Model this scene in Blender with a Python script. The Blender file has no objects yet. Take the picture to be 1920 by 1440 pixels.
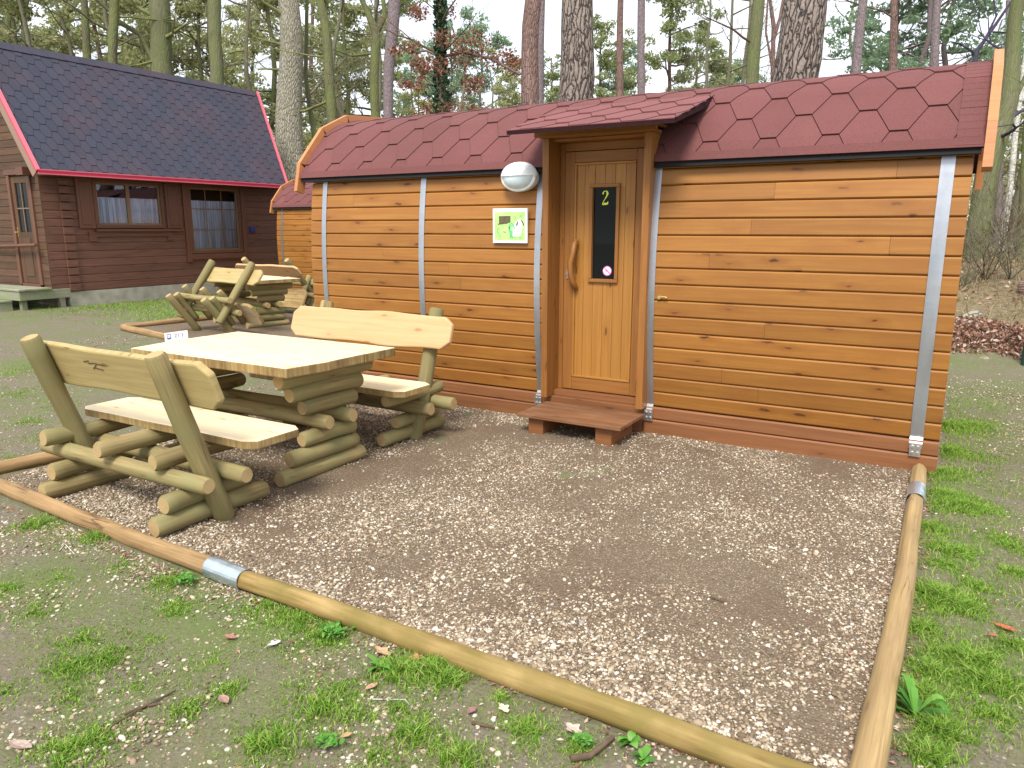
import bpy, math, random
import numpy as np
from mathutils import Vector, Matrix, noise
R = math.radians
rng = random.Random(7); nr = np.random.RandomState(11)
sc = bpy.context.scene
# ---------------------------------------------------------------- camera, sky, sun, exposure
F = 1393.0; PITCH = math.atan(292/1393.0); YAW = math.atan(840/1423.0); H = 1.6
FW = Vector((-math.sin(YAW)*math.cos(PITCH), math.cos(YAW)*math.cos(PITCH), -math.sin(PITCH)))
RT = Vector((math.cos(YAW), math.sin(YAW), 0)); UP = RT.cross(FW)
CAM = Vector((0, 0, H))
cam = bpy.data.cameras.new('camera'); co = bpy.data.objects.new('camera', cam); sc.collection.objects.link(co)
cam.sensor_width = 36; cam.lens = 36*F/1920; cam.clip_end = 600; cam.clip_start = 0.05
co.matrix_world = Matrix.Translation(CAM) @ Matrix((RT, UP, -FW)).transposed().to_4x4()
sc.camera = co
SUN_EL, SUN_AZ = R(52), R(165)          # azimuth clockwise from +Y
w = bpy.data.worlds.new('World'); sc.world = w; w.use_nodes = True
nt = w.node_tree; nt.nodes.clear()
out = nt.nodes.new('ShaderNodeOutputWorld'); bg = nt.nodes.new('ShaderNodeBackground')
sky = nt.nodes.new('ShaderNodeTexSky'); sky.sky_type = 'NISHITA'; sky.sun_disc = False
sky.sun_elevation = SUN_EL; sky.sun_rotation = SUN_AZ; sky.air_density = 1.2; sky.dust_density = 2.0
tc = nt.nodes.new('ShaderNodeTexCoord'); mp = nt.nodes.new('ShaderNodeMapping'); mp.inputs['Scale'].default_value = (1, 1, 2.5)
nz = nt.nodes.new('ShaderNodeTexNoise'); nz.inputs['Scale'].default_value = 2.2; nz.inputs['Detail'].default_value = 5
rp = nt.nodes.new('ShaderNodeValToRGB'); rp.color_ramp.elements[0].position = .3; rp.color_ramp.elements[1].position = .7
rp.color_ramp.elements[0].color = (7.2, 7.7, 8.7, 1); rp.color_ramp.elements[1].color = (9.6, 9.7, 10.0, 1)
mx = nt.nodes.new('ShaderNodeMix'); mx.data_type = 'RGBA'; mx.inputs[0].default_value = .85
nt.links.new(tc.outputs['Generated'], mp.inputs[0]); nt.links.new(mp.outputs[0], nz.inputs[0]); nt.links.new(nz.outputs[0], rp.inputs[0])
nt.links.new(sky.outputs[0], mx.inputs[6]); nt.links.new(rp.outputs[0], mx.inputs[7]); nt.links.new(mx.outputs[2], bg.inputs[0])
bg.inputs[1].default_value = .098; nt.links.new(bg.outputs[0], out.inputs[0])
sl = bpy.data.lights.new('sun', 'SUN'); sl.energy = 2.7; sl.angle = R(20); sl.color = (1, .95, .87)
so = bpy.data.objects.new('sun', sl); sc.collection.objects.link(so)
sd = Vector((math.sin(SUN_AZ)*math.cos(SUN_EL), math.cos(SUN_AZ)*math.cos(SUN_EL), math.sin(SUN_EL)))
so.rotation_euler = sd.to_track_quat('Z', 'Y').to_euler()
sc.view_settings.view_transform = 'Standard'; sc.view_settings.look = 'None'; sc.view_settings.exposure = 0.80
try: sc.cycles.max_bounces = 6; sc.cycles.transparent_max_bounces = 6
except Exception: pass

def ray(x, y): return FW*F + RT*(x-960) - UP*(y-720)
def A(x, y, d): return CAM + ray(x, y)*(d/F)                 # a place seen at photo (x,y), d metres deep
def smooth(t): t = max(0., min(1., t)); return t*t*(3-2*t)
def gh(x, y):                                                # terrain height
    m = smooth((x+9)/6.)*smooth((30-x)/10.)
    b = .22*smooth((y-10.9)/.9)+.75*smooth((y-11.5)/6.)
    r = math.hypot(x, y)
    return m*b + (.012*math.sin(x*2.1+y*.7)*math.sin(y*1.7-x*.4) if r < 14 and not (-5.2 < x < -.1 and 2.1 < y < 5.6) else 0)
def G(x, y):                                                 # ground place
    d = ray(x, y); t = -H/d.z; p = CAM+d*t
    for _ in range(6): t = (gh(p.x, p.y)-H)/d.z; p = CAM+d*t
    return p
# ---------------------------------------------------------------- mesh helpers
class MB:
    def __init__(s): s.v = []; s.f = []; s.uv = []; s.mi = []; s.rn = []
    def face(s, pts, uv=None, mi=0, rn=0.5):
        b = len(s.v); s.v += [tuple(p) for p in pts]; s.f.append(tuple(range(b, b+len(pts))))
        s.uv += uv or [(0, 0)]*len(pts); s.mi.append(mi); s.rn.append(rn)
    def iface(s, idx, uv=None, mi=0, rn=.5):
        s.f.append(tuple(idx)); s.uv += uv or [(0, 0)]*len(idx); s.mi.append(mi); s.rn.append(rn)
    def prism(s, prof, a0, a1, ax='x', mi=0, rn=None, v0=None, seg=1, capmi=None):
        """profile = points in the plane across the axis; extruded a0..a1 along the axis"""
        rn = rng.random() if rn is None else rn; u0 = rng.random()*20; v0 = rng.random()*20 if v0 is None else v0
        def P(a, q):
            return (a, q[0], q[1]) if ax == 'x' else ((q[0], a, q[1]) if ax == 'y' else (q[0], q[1], a))
        n = len(prof); b = len(s.v); L = [a0+(a1-a0)*k/seg for k in range(seg+1)]
        for a in L: s.v += [P(a, q) for q in prof]
        per = [0]
        for k in range(n): per.append(per[-1]+math.dist(prof[k], prof[(k+1) % n]))
        area = sum(prof[k][0]*prof[(k+1) % n][1]-prof[(k+1) % n][0]*prof[k][1] for k in range(n))
        flip = (area < 0) ^ (ax == 'y') ^ (a1 < a0)
        for j in range(seg):
            for k in range(n):
                k2 = (k+1) % n
                idx = [b+j*n+k, b+j*n+k2, b+(j+1)*n+k2, b+(j+1)*n+k]
                uv = [(u0+L[j], v0+per[k]), (u0+L[j], v0+per[k+1]), (u0+L[j+1], v0+per[k+1]), (u0+L[j+1], v0+per[k])]
                if not flip: pass
                else: idx.reverse(); uv.reverse()
                s.iface(idx, uv, mi, rn)
        c = mi if capmi is None else capmi
        uvc = [(u0+q[0], v0+q[1]) for q in prof]
        e0 = [b+k for k in range(n)]; e1 = [b+seg*n+k for k in range(n)]
        if flip: s.iface(e0, uvc, c, rn); s.iface(e1[::-1], uvc[::-1], c, rn)
        else: s.iface(e0[::-1], uvc[::-1], c, rn); s.iface(e1, uvc, c, rn)
    def box(s, x0, x1, y0, y1, z0, z1, ax='x', mi=0, rn=None):
        if ax == 'x': s.prism([(y0, z0), (y1, z0), (y1, z1), (y0, z1)], x0, x1, 'x', mi, rn)
        elif ax == 'y': s.prism([(x0, z0), (x1, z0), (x1, z1), (x0, z1)], y0, y1, 'y', mi, rn)
        else: s.prism([(x0, y0), (x1, y0), (x1, y1), (x0, y1)], z0, z1, 'z', mi, rn)
    def tube(s, pts, rad, n=10, mi=0, rn=None, cap=True, capmi=None, lump=0, twist=0):
        rn = rng.random() if rn is None else rn; u0 = rng.random()*20; v0 = rng.random()*20
        pts = [Vector(p) for p in pts]; b = len(s.v); m = len(pts)
        d0 = (pts[1]-pts[0]).normalized()
        ref = Vector((0, 0, 1)) if abs(d0.z) < .8 else Vector((0, 1, 0))
        a = ref.cross(d0).normalized(); acc = [0]
        for k in range(m):
            d = (pts[min(k+1, m-1)]-pts[max(k-1, 0)]).normalized()
            a = (a-d*a.dot(d)).normalized(); c = d.cross(a)
            if k: acc.append(acc[-1]+(pts[k]-pts[k-1]).length)
            for j in range(n):
                t = 2*math.pi*j/n+twist
                r = rad[k]
                if lump: r *= 1+lump*noise.noise(Vector((math.cos(t)*1.3+v0*3, math.sin(t)*1.3, acc[k]*2.2+u0)))
                s.v.append(tuple(pts[k]+(a*math.cos(t)+c*math.sin(t))*r))
        rm = max(rad)
        for k in range(m-1):
            for j in range(n):
                j2 = (j+1) % n
                s.iface([b+k*n+j, b+k*n+j2, b+(k+1)*n+j2, b+(k+1)*n+j],
                        [(u0+acc[k], v0+2*math.pi*rm*j/n), (u0+acc[k], v0+2*math.pi*rm*(j+1)/n), (u0+acc[k+1], v0+2*math.pi*rm*(j+1)/n), (u0+acc[k+1], v0+2*math.pi*rm*j/n)], mi, rn)
        if cap:
            c = mi if capmi is None else capmi
            uv = [(rm*math.cos(2*math.pi*j/n), rm*math.sin(2*math.pi*j/n)) for j in range(n)]
            s.iface([b+j for j in range(n)][::-1], uv[::-1], c, rn)
            s.iface([b+(m-1)*n+j for j in range(n)], uv, c, rn)
    def log(s, p0, p1, r0, r1=None, n=18, mi=0, capmi=1, lump=.07, sag=.008, seg=8):
        """a debarked round timber with eased ends"""
        r1 = r1 or r0; p0 = Vector(p0); p1 = Vector(p1); L = (p1-p0).length; d = (p1-p0)/L
        ts = [0, .012/L]+[k/seg for k in range(1, seg)]+[1-.012/L, 1]
        q = Vector((rng.uniform(-1, 1), rng.uniform(-1, 1), rng.uniform(-1, 1)))*sag
        pts = [p0+d*(L*t)+q*math.sin(math.pi*t) for t in ts]
        rad = [(r0+(r1-r0)*t)*(1+.02*math.sin(t*9+q.x*900)) for t in ts]
        rad[0] -= .009; rad[-1] -= .009
        s.tube(pts, rad, n, mi, capmi=capmi, lump=lump)
    def build(s, name, mats, parent=None, smooth=False, bevel=0, ang=40):
        me = bpy.data.meshes.new(name); me.from_pydata(s.v, [], s.f)
        uvl = me.uv_layers.new(name='UVMap'); uvl.data.foreach_set('uv', np.array(s.uv, dtype=np.float32).ravel())
        me.polygons.foreach_set('material_index', s.mi)
        at = me.attributes.new('rnd', 'FLOAT', 'FACE'); at.data.foreach_set('value', s.rn)
        for m in (mats if isinstance(mats, (list, tuple)) else [mats]): me.materials.append(m)
        if smooth:
            me.polygons.foreach_set('use_smooth', [True]*len(s.f))
        me.update()
        if smooth:
            try: me.set_sharp_from_angle(angle=R(ang))
            except Exception: pass
        o = bpy.data.objects.new(name, me); sc.collection.objects.link(o)
        if parent: o.parent = parent
        if bevel:
            bv = o.modifiers.new('bevel', 'BEVEL'); bv.width = bevel; bv.segments = 2; bv.limit_method = 'ANGLE'; bv.angle_limit = R(35)
        return o
def npmesh(name, verts, faces, rnd, mat, parent=None, smooth=False):
    """fast mesh: verts (N,3), faces (M,k), rnd per face"""
    me = bpy.data.meshes.new(name); k = faces.shape[1]
    me.vertices.add(len(verts)); me.vertices.foreach_set('co', verts.astype(np.float32).ravel())
    me.loops.add(faces.size); me.loops.foreach_set('vertex_index', faces.astype(np.int32).ravel())
    me.polygons.add(len(faces)); me.polygons.foreach_set('loop_start', np.arange(0, faces.size, k, dtype=np.int32))
    me.polygons.foreach_set('loop_total', np.full(len(faces), k, dtype=np.int32))
    me.polygons.foreach_set('use_smooth', np.full(len(faces), smooth))
    me.update(calc_edges=True); me.validate()
    at = me.attributes.new('rnd', 'FLOAT', 'FACE'); at.data.foreach_set('value', rnd.astype(np.float32))
    me.materials.append(mat)
    o = bpy.data.objects.new(name, me); sc.collection.objects.link(o)
    if parent: o.parent = parent
    return o
def tag(o, label=None, cat=None, group=None, kind=None):
    if label: o['label'] = label
    if cat: o['category'] = cat
    if group: o['group'] = group
    if kind: o['kind'] = kind
    return o
def thing(name, label, cat, loc=(0, 0, 0), rz=0, group=None):
    o = bpy.data.objects.new(name, None); sc.collection.objects.link(o); o.empty_display_size = .1
    o.location = loc; o.rotation_euler = (0, 0, rz); return tag(o, label, cat, group)
KIDS = {}
def copy_tree(o, parent=None, skip=()):
    c = o.copy(); sc.collection.objects.link(c)
    if parent: c.parent = parent
    for ch in [q for q in sc.collection.objects if q.parent == o]:
        if ch.name.split('.')[0] not in skip: copy_tree(ch, c, skip)
    return c
# ---------------------------------------------------------------- materials
class N:
    def __init__(s, name):
        s.m = bpy.data.materials.new(name); s.m.use_nodes = True; s.t = s.m.node_tree
        s.b = s.t.nodes['Principled BSDF']
    def n(s, typ, **kw):
        x = s.t.nodes.new('ShaderNode'+typ)
        for k, v in kw.items():
            if k[0] == '_': setattr(x, k[1:], v)
            else: x.inputs[k.replace('__', ' ')].default_value = v
        return x
    def l(s, a, b): s.t.links.new(a, b)
    def uv(s, sx, sy, sz=1):
        a = s.n('UVMap'); m = s.n('Mapping'); m.inputs['Scale'].default_value = (sx, sy, sz); s.l(a.outputs[0], m.inputs[0]); return m.outputs[0]
    def ob(s, sx=1, sy=1, sz=1):
        a = s.n('TexCoord'); m = s.n('Mapping'); m.inputs['Scale'].default_value = (sx, sy, sz); s.l(a.outputs['Object'], m.inputs[0]); return m.outputs[0]
    def noise(s, vec, scale=1, detail=4, rough=.55, dist=0):
        x = s.n('TexNoise'); x.inputs['Scale'].default_value = scale; x.inputs['Detail'].default_value = detail
        x.inputs['Roughness'].default_value = rough; x.inputs['Distortion'].default_value = dist; s.l(vec, x.inputs['Vector']); return x.outputs[0]
    def ramp(s, fac, stops):
        x = s.n('ValToRGB'); e = x.color_ramp.elements
        while len(e) < len(stops): e.new(.5)
        for k, (p, c) in enumerate(stops):
            e[k].position = p; e[k].color = (c, c, c, 1) if isinstance(c, (int, float)) else (*c, 1)
        s.l(fac, x.inputs[0]); return x.outputs[0]
    def mix(s, f, a, b, mode='MIX'):
        x = s.n('Mix'); x.data_type = 'RGBA'; x.blend_type = mode
        for i, q in ((0, f), (6, a), (7, b)):
            if isinstance(q, (int, float)): x.inputs[i].default_value = q if i == 0 else (q, q, q, 1)
            elif isinstance(q, tuple): x.inputs[i].default_value = (*q, 1)
            else: s.l(q, x.inputs[i])
        return x.outputs[2]
    def math(s, op, a, b=0.0):
        x = s.n('Math'); x.operation = op
        for i, q in ((0, a), (1, b)):
            if isinstance(q, (int, float)): x.inputs[i].default_value = q
            else: s.l(q, x.inputs[i])
        return x.outputs[0]
    def rnd(s):
        x = s.n('Attribute'); x.attribute_name = 'rnd'; return x.outputs['Fac']
    def bump(s, h, strength=.3, dist=.01):
        x = s.n('Bump'); x.inputs['Strength'].default_value = strength; x.inputs['Distance'].default_value = dist
        s.l(h, x.inputs['Height']); s.l(x.outputs[0], s.b.inputs['Normal'])
    def out(s, col=None, rough=.6, metal=0, spec=.5):
        if col is not None:
            if isinstance(col, tuple): s.b.inputs['Base Color'].default_value = (*col, 1)
            else: s.l(col, s.b.inputs['Base Color'])
        if isinstance(rough, (int, float)): s.b.inputs['Roughness'].default_value = rough
        else: s.l(rough, s.b.inputs['Roughness'])
        s.b.inputs['Metallic'].default_value = metal; s.b.inputs['Specular IOR Level'].default_value = spec
        return s.m
def wood(name, base, dark, knot=(.05, .02, .01), rough=.6, grain=1., knots=1., vary=.35, green=None, spec=.4, bump=.25, blot=None, crack=0):
    k = N(name)
    g1 = k.noise(k.uv(1.3, 34), 1, 5, .6, .8); g2 = k.noise(k.uv(4, 150), 1, 3)
    c = k.mix(k.ramp(g1, [(.38, 0), (.64, min(1, grain))]), base, dark)
    c = k.mix(k.math('MULTIPLY', k.ramp(g2, [(.4, 0), (.7, 1)]), (.5 if crack else .22)*grain), c, dark)
    if knots:
        v = k.n('TexVoronoi'); v.voronoi_dimensions = '2D'; v.inputs['Scale'].default_value = 1; v.inputs['Randomness'].default_value = 1
        wob = k.noise(k.uv(9, 9), 2, 2); va = k.n('VectorMath'); va.operation = 'MULTIPLY_ADD'
        k.l(wob, va.inputs[0]); va.inputs[1].default_value = (.12, .25, 0); k.l(k.uv(2.3, 8.3), va.inputs[2]); k.l(va.outputs[0], v.inputs['Vector'])
        sp = k.n('SeparateColor'); k.l(v.outputs['Color'], sp.inputs[0])
        gate = k.math('GREATER_THAN', sp.outputs[0], .5)
        sz = k.math('MULTIPLY_ADD', sp.outputs[1], .05); 
        d = k.math('SUBTRACT', v.outputs['Distance'], k.math('MULTIPLY', sp.outputs[1], .05))
        core = k.math('MULTIPLY', k.ramp(d, [(.015, 1), (.06, 0)]), gate)
        halo = k.math('MULTIPLY', k.ramp(d, [(.03, 1), (.30, 0)]), k.math('MULTIPLY', gate, .75))
        c = k.mix(k.math('MULTIPLY', halo, knots), c, dark); c = k.mix(k.math('MULTIPLY', core, knots), c, knot)
    if crack:
        cn = k.noise(k.uv(1.1, 15), 1, 3, .5, .4)
        cm = k.math('MULTIPLY', k.ramp(k.math('ABSOLUTE', k.math('SUBTRACT', cn, .56)), [(.0, 1), (.032, 0)]), k.ramp(k.noise(k.uv(1.7, 6), 1, 2), [(.5, 0), (.6, crack)]))
        c = k.mix(cm, c, knot)
    if blot:
        c = k.mix(k.ramp(k.noise(k.uv(2.2, 5), 1, 4, .6), [(.42, 0), (.7, .8)]), c, blot)
    if green:
        c = k.mix(k.ramp(k.noise(k.ob(3, 3, 3), 1, 4, .6), [(.4, 0), (.62, .85)]), c, green)
    tone = k.ramp(k.rnd(), [(0, 1-vary*.6), (1, 1+vary*.4)])
    c = k.mix(1, c, tone, 'MULTIPLY')
    k.bump(k.math('ADD', g1, k.math('MULTIPLY', g2, .5)), bump, .002)
    r = k.math('MULTIPLY_ADD', g1, .2); r2 = k.math('ADD', k.math('MULTIPLY', g1, .2), rough-.1)
    return k.out(c, r2, 0, spec)
def endgrain(name, base, dark):
    k = N(name)
    a = k.n('UVMap'); wv = k.n('TexWave'); wv.wave_type = 'RINGS'; wv.rings_direction = 'SPHERICAL'; wv.inputs['Scale'].default_value = 45
    wv.inputs['Distortion'].default_value = 2; wv.inputs['Detail'].default_value = 2; k.l(a.outputs[0], wv.inputs[0])
    c = k.mix(k.ramp(wv.outputs[0], [(.3, 0), (1, .55)]), base, dark)
    c = k.mix(k.ramp(k.noise(k.ob(9, 9, 9), 1, 3), [(.5, 0), (.8, .7)]), c, dark)
    return k.out(c, .8, 0, .2)
def plain(name, col, rough=.5, metal=0, spec=.5, var=.12, scale=30, bump=0):
    k = N(name); n = k.noise(k.ob(1, 1, 1), scale, 4)
    c = k.mix(k.ramp(n, [(.3, 0), (.75, 1)]), tuple(q*(1-var) for q in col), tuple(min(1, q*(1+var)) for q in col))
    if bump: k.bump(n, bump, .004)
    return k.out(c, rough, metal, spec)
M = {}
M['wall'] = wood('varnished_spruce', (.345, .152, .031), (.225, .085, .016), (.085, .026, .008), .5, .5, 1., .24, spec=.4, blot=(.275, .108, .023))
M['trim'] = wood('varnished_trim', (.31, .132, .031), (.225, .086, .018), (.08, .025, .01), .5, .8, .5, .2)
M['verge'] = wood('pale_varnished_verge', (.50, .215, .085), (.40, .16, .055), (.12, .04, .01), .5, .6, .4, .15)
M['base'] = wood('reddish_base_board', (.245, .100, .036), (.165, .062, .022), (.06, .02, .01), .6, .8, .5, .25)
M['panel'] = wood('honey_door_panel', (.40, .188, .040), (.31, .130, .024), (.13, .05, .012), .45, .7, .8, .12)
M['tread'] = wood('worn_step_wood', (.25, .115, .052), (.135, .06, .03), (.05, .02, .01), .45, .9, .3, .25, blot=(.30, .17, .10))
M['log'] = wood('impregnated_log', (.36, .275, .125), (.19, .145, .065), (.08, .05, .02), .75, .8, .5, .35, green=(.235, .215, .095), spec=.2, bump=.5, crack=.8)
M['logend'] = endgrain('log_end_grain', (.46, .335, .165), (.25, .16, .065))
M['slab'] = wood('pale_planed_slab', (.80, .68, .46), (.66, .50, .28), (.20, .10, .04), .6, .7, .5, .12, spec=.3)
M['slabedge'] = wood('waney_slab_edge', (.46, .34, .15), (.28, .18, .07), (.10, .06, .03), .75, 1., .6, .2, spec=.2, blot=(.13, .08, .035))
M['tableside'] = M['slabedge']
M['backpale'] = wood('peach_backrest_wood', (.62, .385, .20), (.52, .30, .135), (.3, .13, .05), .6, .6, .6, .1, spec=.3)
M['backolive'] = wood('yellow_backrest_wood', (.46, .355, .16), (.33, .245, .10), (.12, .06, .03), .65, .7, .6, .1, spec=.25)
M['edging'] = wood('edging_log', (.42, .285, .11), (.21, .13, .04), (.08, .045, .02), .7, 1.0, .5, .25, green=(.215, .165, .045), spec=.25, bump=.8, crack=.9, blot=(.50, .36, .15))
M['edgingbrown'] = wood('brown_edging_log', (.38, .25, .12), (.19, .115, .05), (.08, .04, .02), .75, .9, .5, .2, spec=.2, bump=.8, crack=.9, blot=(.40, .25, .12))
M['edgingpale'] = wood('tan_edging_log', (.44, .31, .14), (.26, .17, .075), (.16, .08, .03), .7, .9, .6, .2, spec=.25, bump=.8, crack=1., blot=(.34, .23, .12))
M['house'] = wood('dark_brown_log_wall', (.175, .080, .052), (.10, .046, .031), (.03, .015, .01), .6, .8, .5, .25, spec=.35)
M['housegable'] = wood('weathered_gable_board', (.125, .068, .038), (.075, .04, .023), (.03, .015, .01), .65, .8, .5, .35, spec=.3)
M['housetrim'] = wood('brown_window_trim', (.155, .066, .038), (.10, .04, .024), (.04, .02, .01), .5, .6, .3, .2, spec=.4)
M['sash'] = wood('tan_sash_wood', (.22, .135, .075), (.15, .09, .05), (.05, .03, .02), .5, .6, .2, .15)
M['deck'] = wood('weathered_grey_deck', (.33, .32, .25), (.22, .21, .155), (.1, .1, .08), .8, .9, .4, .3, green=(.22, .26, .13), spec=.2)
M['bargewood'] = wood('pale_barge_board', (.30, .20, .15), (.22, .14, .10), (.08, .05, .03), .65, .7, .3, .15)
M['black'] = plain('black_bitumen_edge', (.012, .011, .012), .8, 0, .3)
M['dark'] = plain('dark_interior', (.01, .008, .007), .9, 0, .1)
M['white'] = plain('white_enamel', (.82, .83, .84), .3, 0, .5, .03)
M['card'] = plain('white_card', (.85, .86, .88), .5, 0, .4, .02)
M['red'] = plain('crimson_metal_edging', (.50, .015, .055), .35, 0, .5, .1)
M['pinkedge'] = plain('faded_red_edging', (.62, .13, .17), .4, 0, .5, .1)
M['brass'] = plain('brass', (.75, .62, .25), .3, .9)
M['chrome'] = plain('worn_steel', (.6, .6, .6), .3, .9)
M['greenmetal'] = plain('dark_green_post_paint', (.012, .045, .04), .5)
M['yellow'] = plain('yellow_green_vinyl', (.72, .85, .10), .5, 0, .4, .03)
M['pink'] = plain('magenta_vinyl', (.55, .05, .30), .5, 0, .4, .05)
M['stickerwhite'] = plain('pale_pink_vinyl', (.86, .74, .85), .4, 0, .4, .03)
M['ink'] = plain('black_ink', (.02, .02, .03), .5)
M['bluemark'] = plain('blue_print', (.05, .12, .5), .5); M['cyanmark'] = plain('pale_blue_print', (.25, .5, .75), .5)
M['postergreen'] = plain('light_green_print', (.46, .76, .24), .5, 0, .4, .22, 12)
M['posterdark'] = plain('brown_print', (.12, .10, .05), .5, 0, .4, .5, 60)
M['postermid'] = plain('green_print', (.12, .55, .25), .5, 0, .4, .3, 40)
M['foundation'] = plain('pale_concrete', (.36, .35, .28), .9, 0, .2, .25, 5, .4)
M['bluebox'] = plain('blue_plastic', (.03, .04, .2), .4)
def galv(name, col=(.52, .55, .60), rough=.38):
    k = N(name); n = k.noise(k.ob(6, 6, 1.5), 1, 4); v = k.n('TexVoronoi', Scale=60.); k.l(k.ob(), v.inputs[0])
    c = k.mix(k.ramp(n, [(.35, 0), (.7, 1)]), tuple(q*.72 for q in col), col)
    c = k.mix(.03, c, v.outputs['Color'])
    return k.out(c, k.math('ADD', k.math('MULTIPLY', n, .25), rough-.1), .85)
M['galv'] = galv('galvanised_steel'); M['sleeve'] = galv('bright_galvanised_sleeve', (.62, .70, .76), .3)
def shingle(name, a, b, big=None):
    k = N(name); n = k.noise(k.ob(), 260, 2, .8); n2 = k.noise(k.ob(), 1.1, 4)
    c = k.mix(k.ramp(n, [(.3, 0), (.7, 1)]), tuple(q*.55 for q in a), tuple(min(1, q*1.4) for q in a))
    c = k.mix(k.ramp(n2, [(.4, 0), (.66, .75)]), c, k.mix(k.ramp(n, [(.3, 0), (.7, 1)]), tuple(q*.7 for q in b), tuple(q*1.25 for q in b)))
    c = k.mix(1, c, k.ramp(k.rnd(), [(0, .93), (1, 1.07)]), 'MULTIPLY')
    k.bump(n, .5, .003); return k.out(c, .88, 0, .3)
M['shred'] = shingle('red_bitumen_shingle', (.160, .058, .055), (.130, .050, .047))
M['shcanopy'] = shingle('worn_red_bitumen_shingle', (.195, .072, .070), (.165, .060, .058))
M['shblue'] = shingle('slate_bitumen_shingle', (.046, .049, .072), (.074, .052, .068))
M['underfelt'] = plain('roof_underfelt_shadow_gap', (.035, .015, .017), .95, 0, .1)
M['underfelt2'] = plain('dark_roof_felt', (.012, .012, .018), .95, 0, .1)
def glass(name, col=(.01, .012, .012), rough=.03):
    k = N(name); return k.out(col, rough, 0, .10)
M['darkglass'] = glass('dark_door_glass')
k = N('house_window_glass'); n = k.noise(k.ob(1, 9, .4), 1, 3)
k.b.inputs['Coat Weight'].default_value = 1
M['lampglass'] = plain('frosted_lamp_glass', (.62, .73, .78), .25, 0, .6, .05)
def clearglass(name):
    k = N(name); m = k.t; g = m.nodes.new('ShaderNodeBsdfGlossy'); g.inputs['Roughness'].default_value = .02; g.inputs['Color'].default_value = (.8, .88, 1, 1)
    tr = m.nodes.new('ShaderNodeBsdfTransparent'); tr.inputs[0].default_value = (.95, .97, 1, 1)
    fr = m.nodes.new('ShaderNodeFresnel'); fr.inputs[0].default_value = 1.9; mxs = m.nodes.new('ShaderNodeMixShader')
    m.links.new(fr.outputs[0], mxs.inputs[0]); m.links.new(tr.outputs[0], mxs.inputs[1]); m.links.new(g.outputs[0], mxs.inputs[2])
    m.links.new(mxs.outputs[0], m.nodes['Material Output'].inputs[0]); return k.m
M['pane'] = clearglass('window_pane_glass')
k = N('net_curtain'); n = k.noise(k.ob(1, 30, .6), 1, 2)
M['curtain'] = k.out(k.mix(k.ramp(n, [(.35, 0), (.65, 1)]), (.42, .45, .52), (.85, .88, .95)), .9, 0, .1)
def bark(name, plate, crack, su=9, sv=3.2, moss=None, depth=.9, edge=.10, tint=None):
    k = N(name); wob = k.noise(k.uv(3, 5), 1.5, 3)
    va = k.n('VectorMath'); va.operation = 'MULTIPLY_ADD'; k.l(wob, va.inputs[0]); va.inputs[1].default_value = (2.0, 2.4, 0); k.l(k.uv(sv, su), va.inputs[2])
    v = k.n('TexVoronoi'); v.feature = 'DISTANCE_TO_EDGE'; v.voronoi_dimensions = '2D'; v.inputs['Scale'].default_value = 1; k.l(va.outputs[0], v.inputs[0])
    v2 = k.n('TexVoronoi'); v2.voronoi_dimensions = '2D'; v2.inputs['Scale'].default_value = 1; k.l(va.outputs[0], v2.inputs[0])
    n = k.noise(k.uv(30, 60), 1, 4, .7)
    e = k.ramp(v.outputs['Distance'], [(0, 0), (edge, .55), (.35, 1)])
    c = k.mix(k.ramp(n, [(.3, 0), (.7, 1)]), tuple(q*.72 for q in plate), tuple(min(1, q*1.25) for q in plate))
    sp = k.n('SeparateColor'); k.l(v2.outputs['Color'], sp.inputs[0])
    c = k.mix(k.math('MULTIPLY', sp.outputs[0], .45), c, tint or tuple(q*.55 for q in plate))
    c = k.mix(k.ramp(e, [(.05, 1), (.7, 0)]), c, crack)
    if moss: c = k.mix(k.ramp(k.noise(k.ob(1.5, 1.5, .6), 1.6, 4, .6), [(.36, 0), (.6, .9)]), c, moss)
    k.bump(k.math('ADD', e, k.math('MULTIPLY', n, .3)), depth, .03); return k.out(c, .92, 0, .15)
M['barkbig'] = bark('scaly_pine_bark', (.27, .225, .19), (.035, .026, .028), 13, 3.6, None, 1, .13, (.17, .13, .11))
M['barkgrey'] = bark('grey_scaly_bark', (.36, .335, .27), (.10, .085, .055), 16, 6, None, .8, .1, (.22, .21, .13))
M['barkred'] = bark('reddish_pine_bark', (.25, .165, .14), (.09, .05, .045), 20, 5, None, .7, .1)
M['barkpurple'] = bark('purple_grey_bark', (.24, .195, .20), (.11, .085, .09), 26, 8, None, .5, .1)
M['barkmoss'] = bark('mossy_bark', (.15, .14, .085), (.065, .06, .035), 18, 4, (.135, .155, .055), .5, .1)
M['barkolive'] = bark('olive_smooth_bark', (.165, .160, .095), (.09, .088, .05), 14, 2.4, (.13, .15, .06), .5, .07)
M['barkbirch'] = bark('pale_birch_bark', (.55, .54, .48), (.16, .14, .11), 5, 12, None, .3, .06)
M['barkblue'] = bark('cold_dark_bark', (.085, .075, .115), (.04, .035, .06), 20, 6, None, .4)
M['twig'] = plain('twig_bark', (.11, .075, .05), .9, 0, .2, .3, 20)
M['twigpale'] = plain('grey_green_twig', (.16, .15, .10), .9, 0, .2, .3, 20)
M['branch'] = plain('mossy_branch', (.17, .18, .07), .9, 0, .2, .35, 6)
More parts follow.
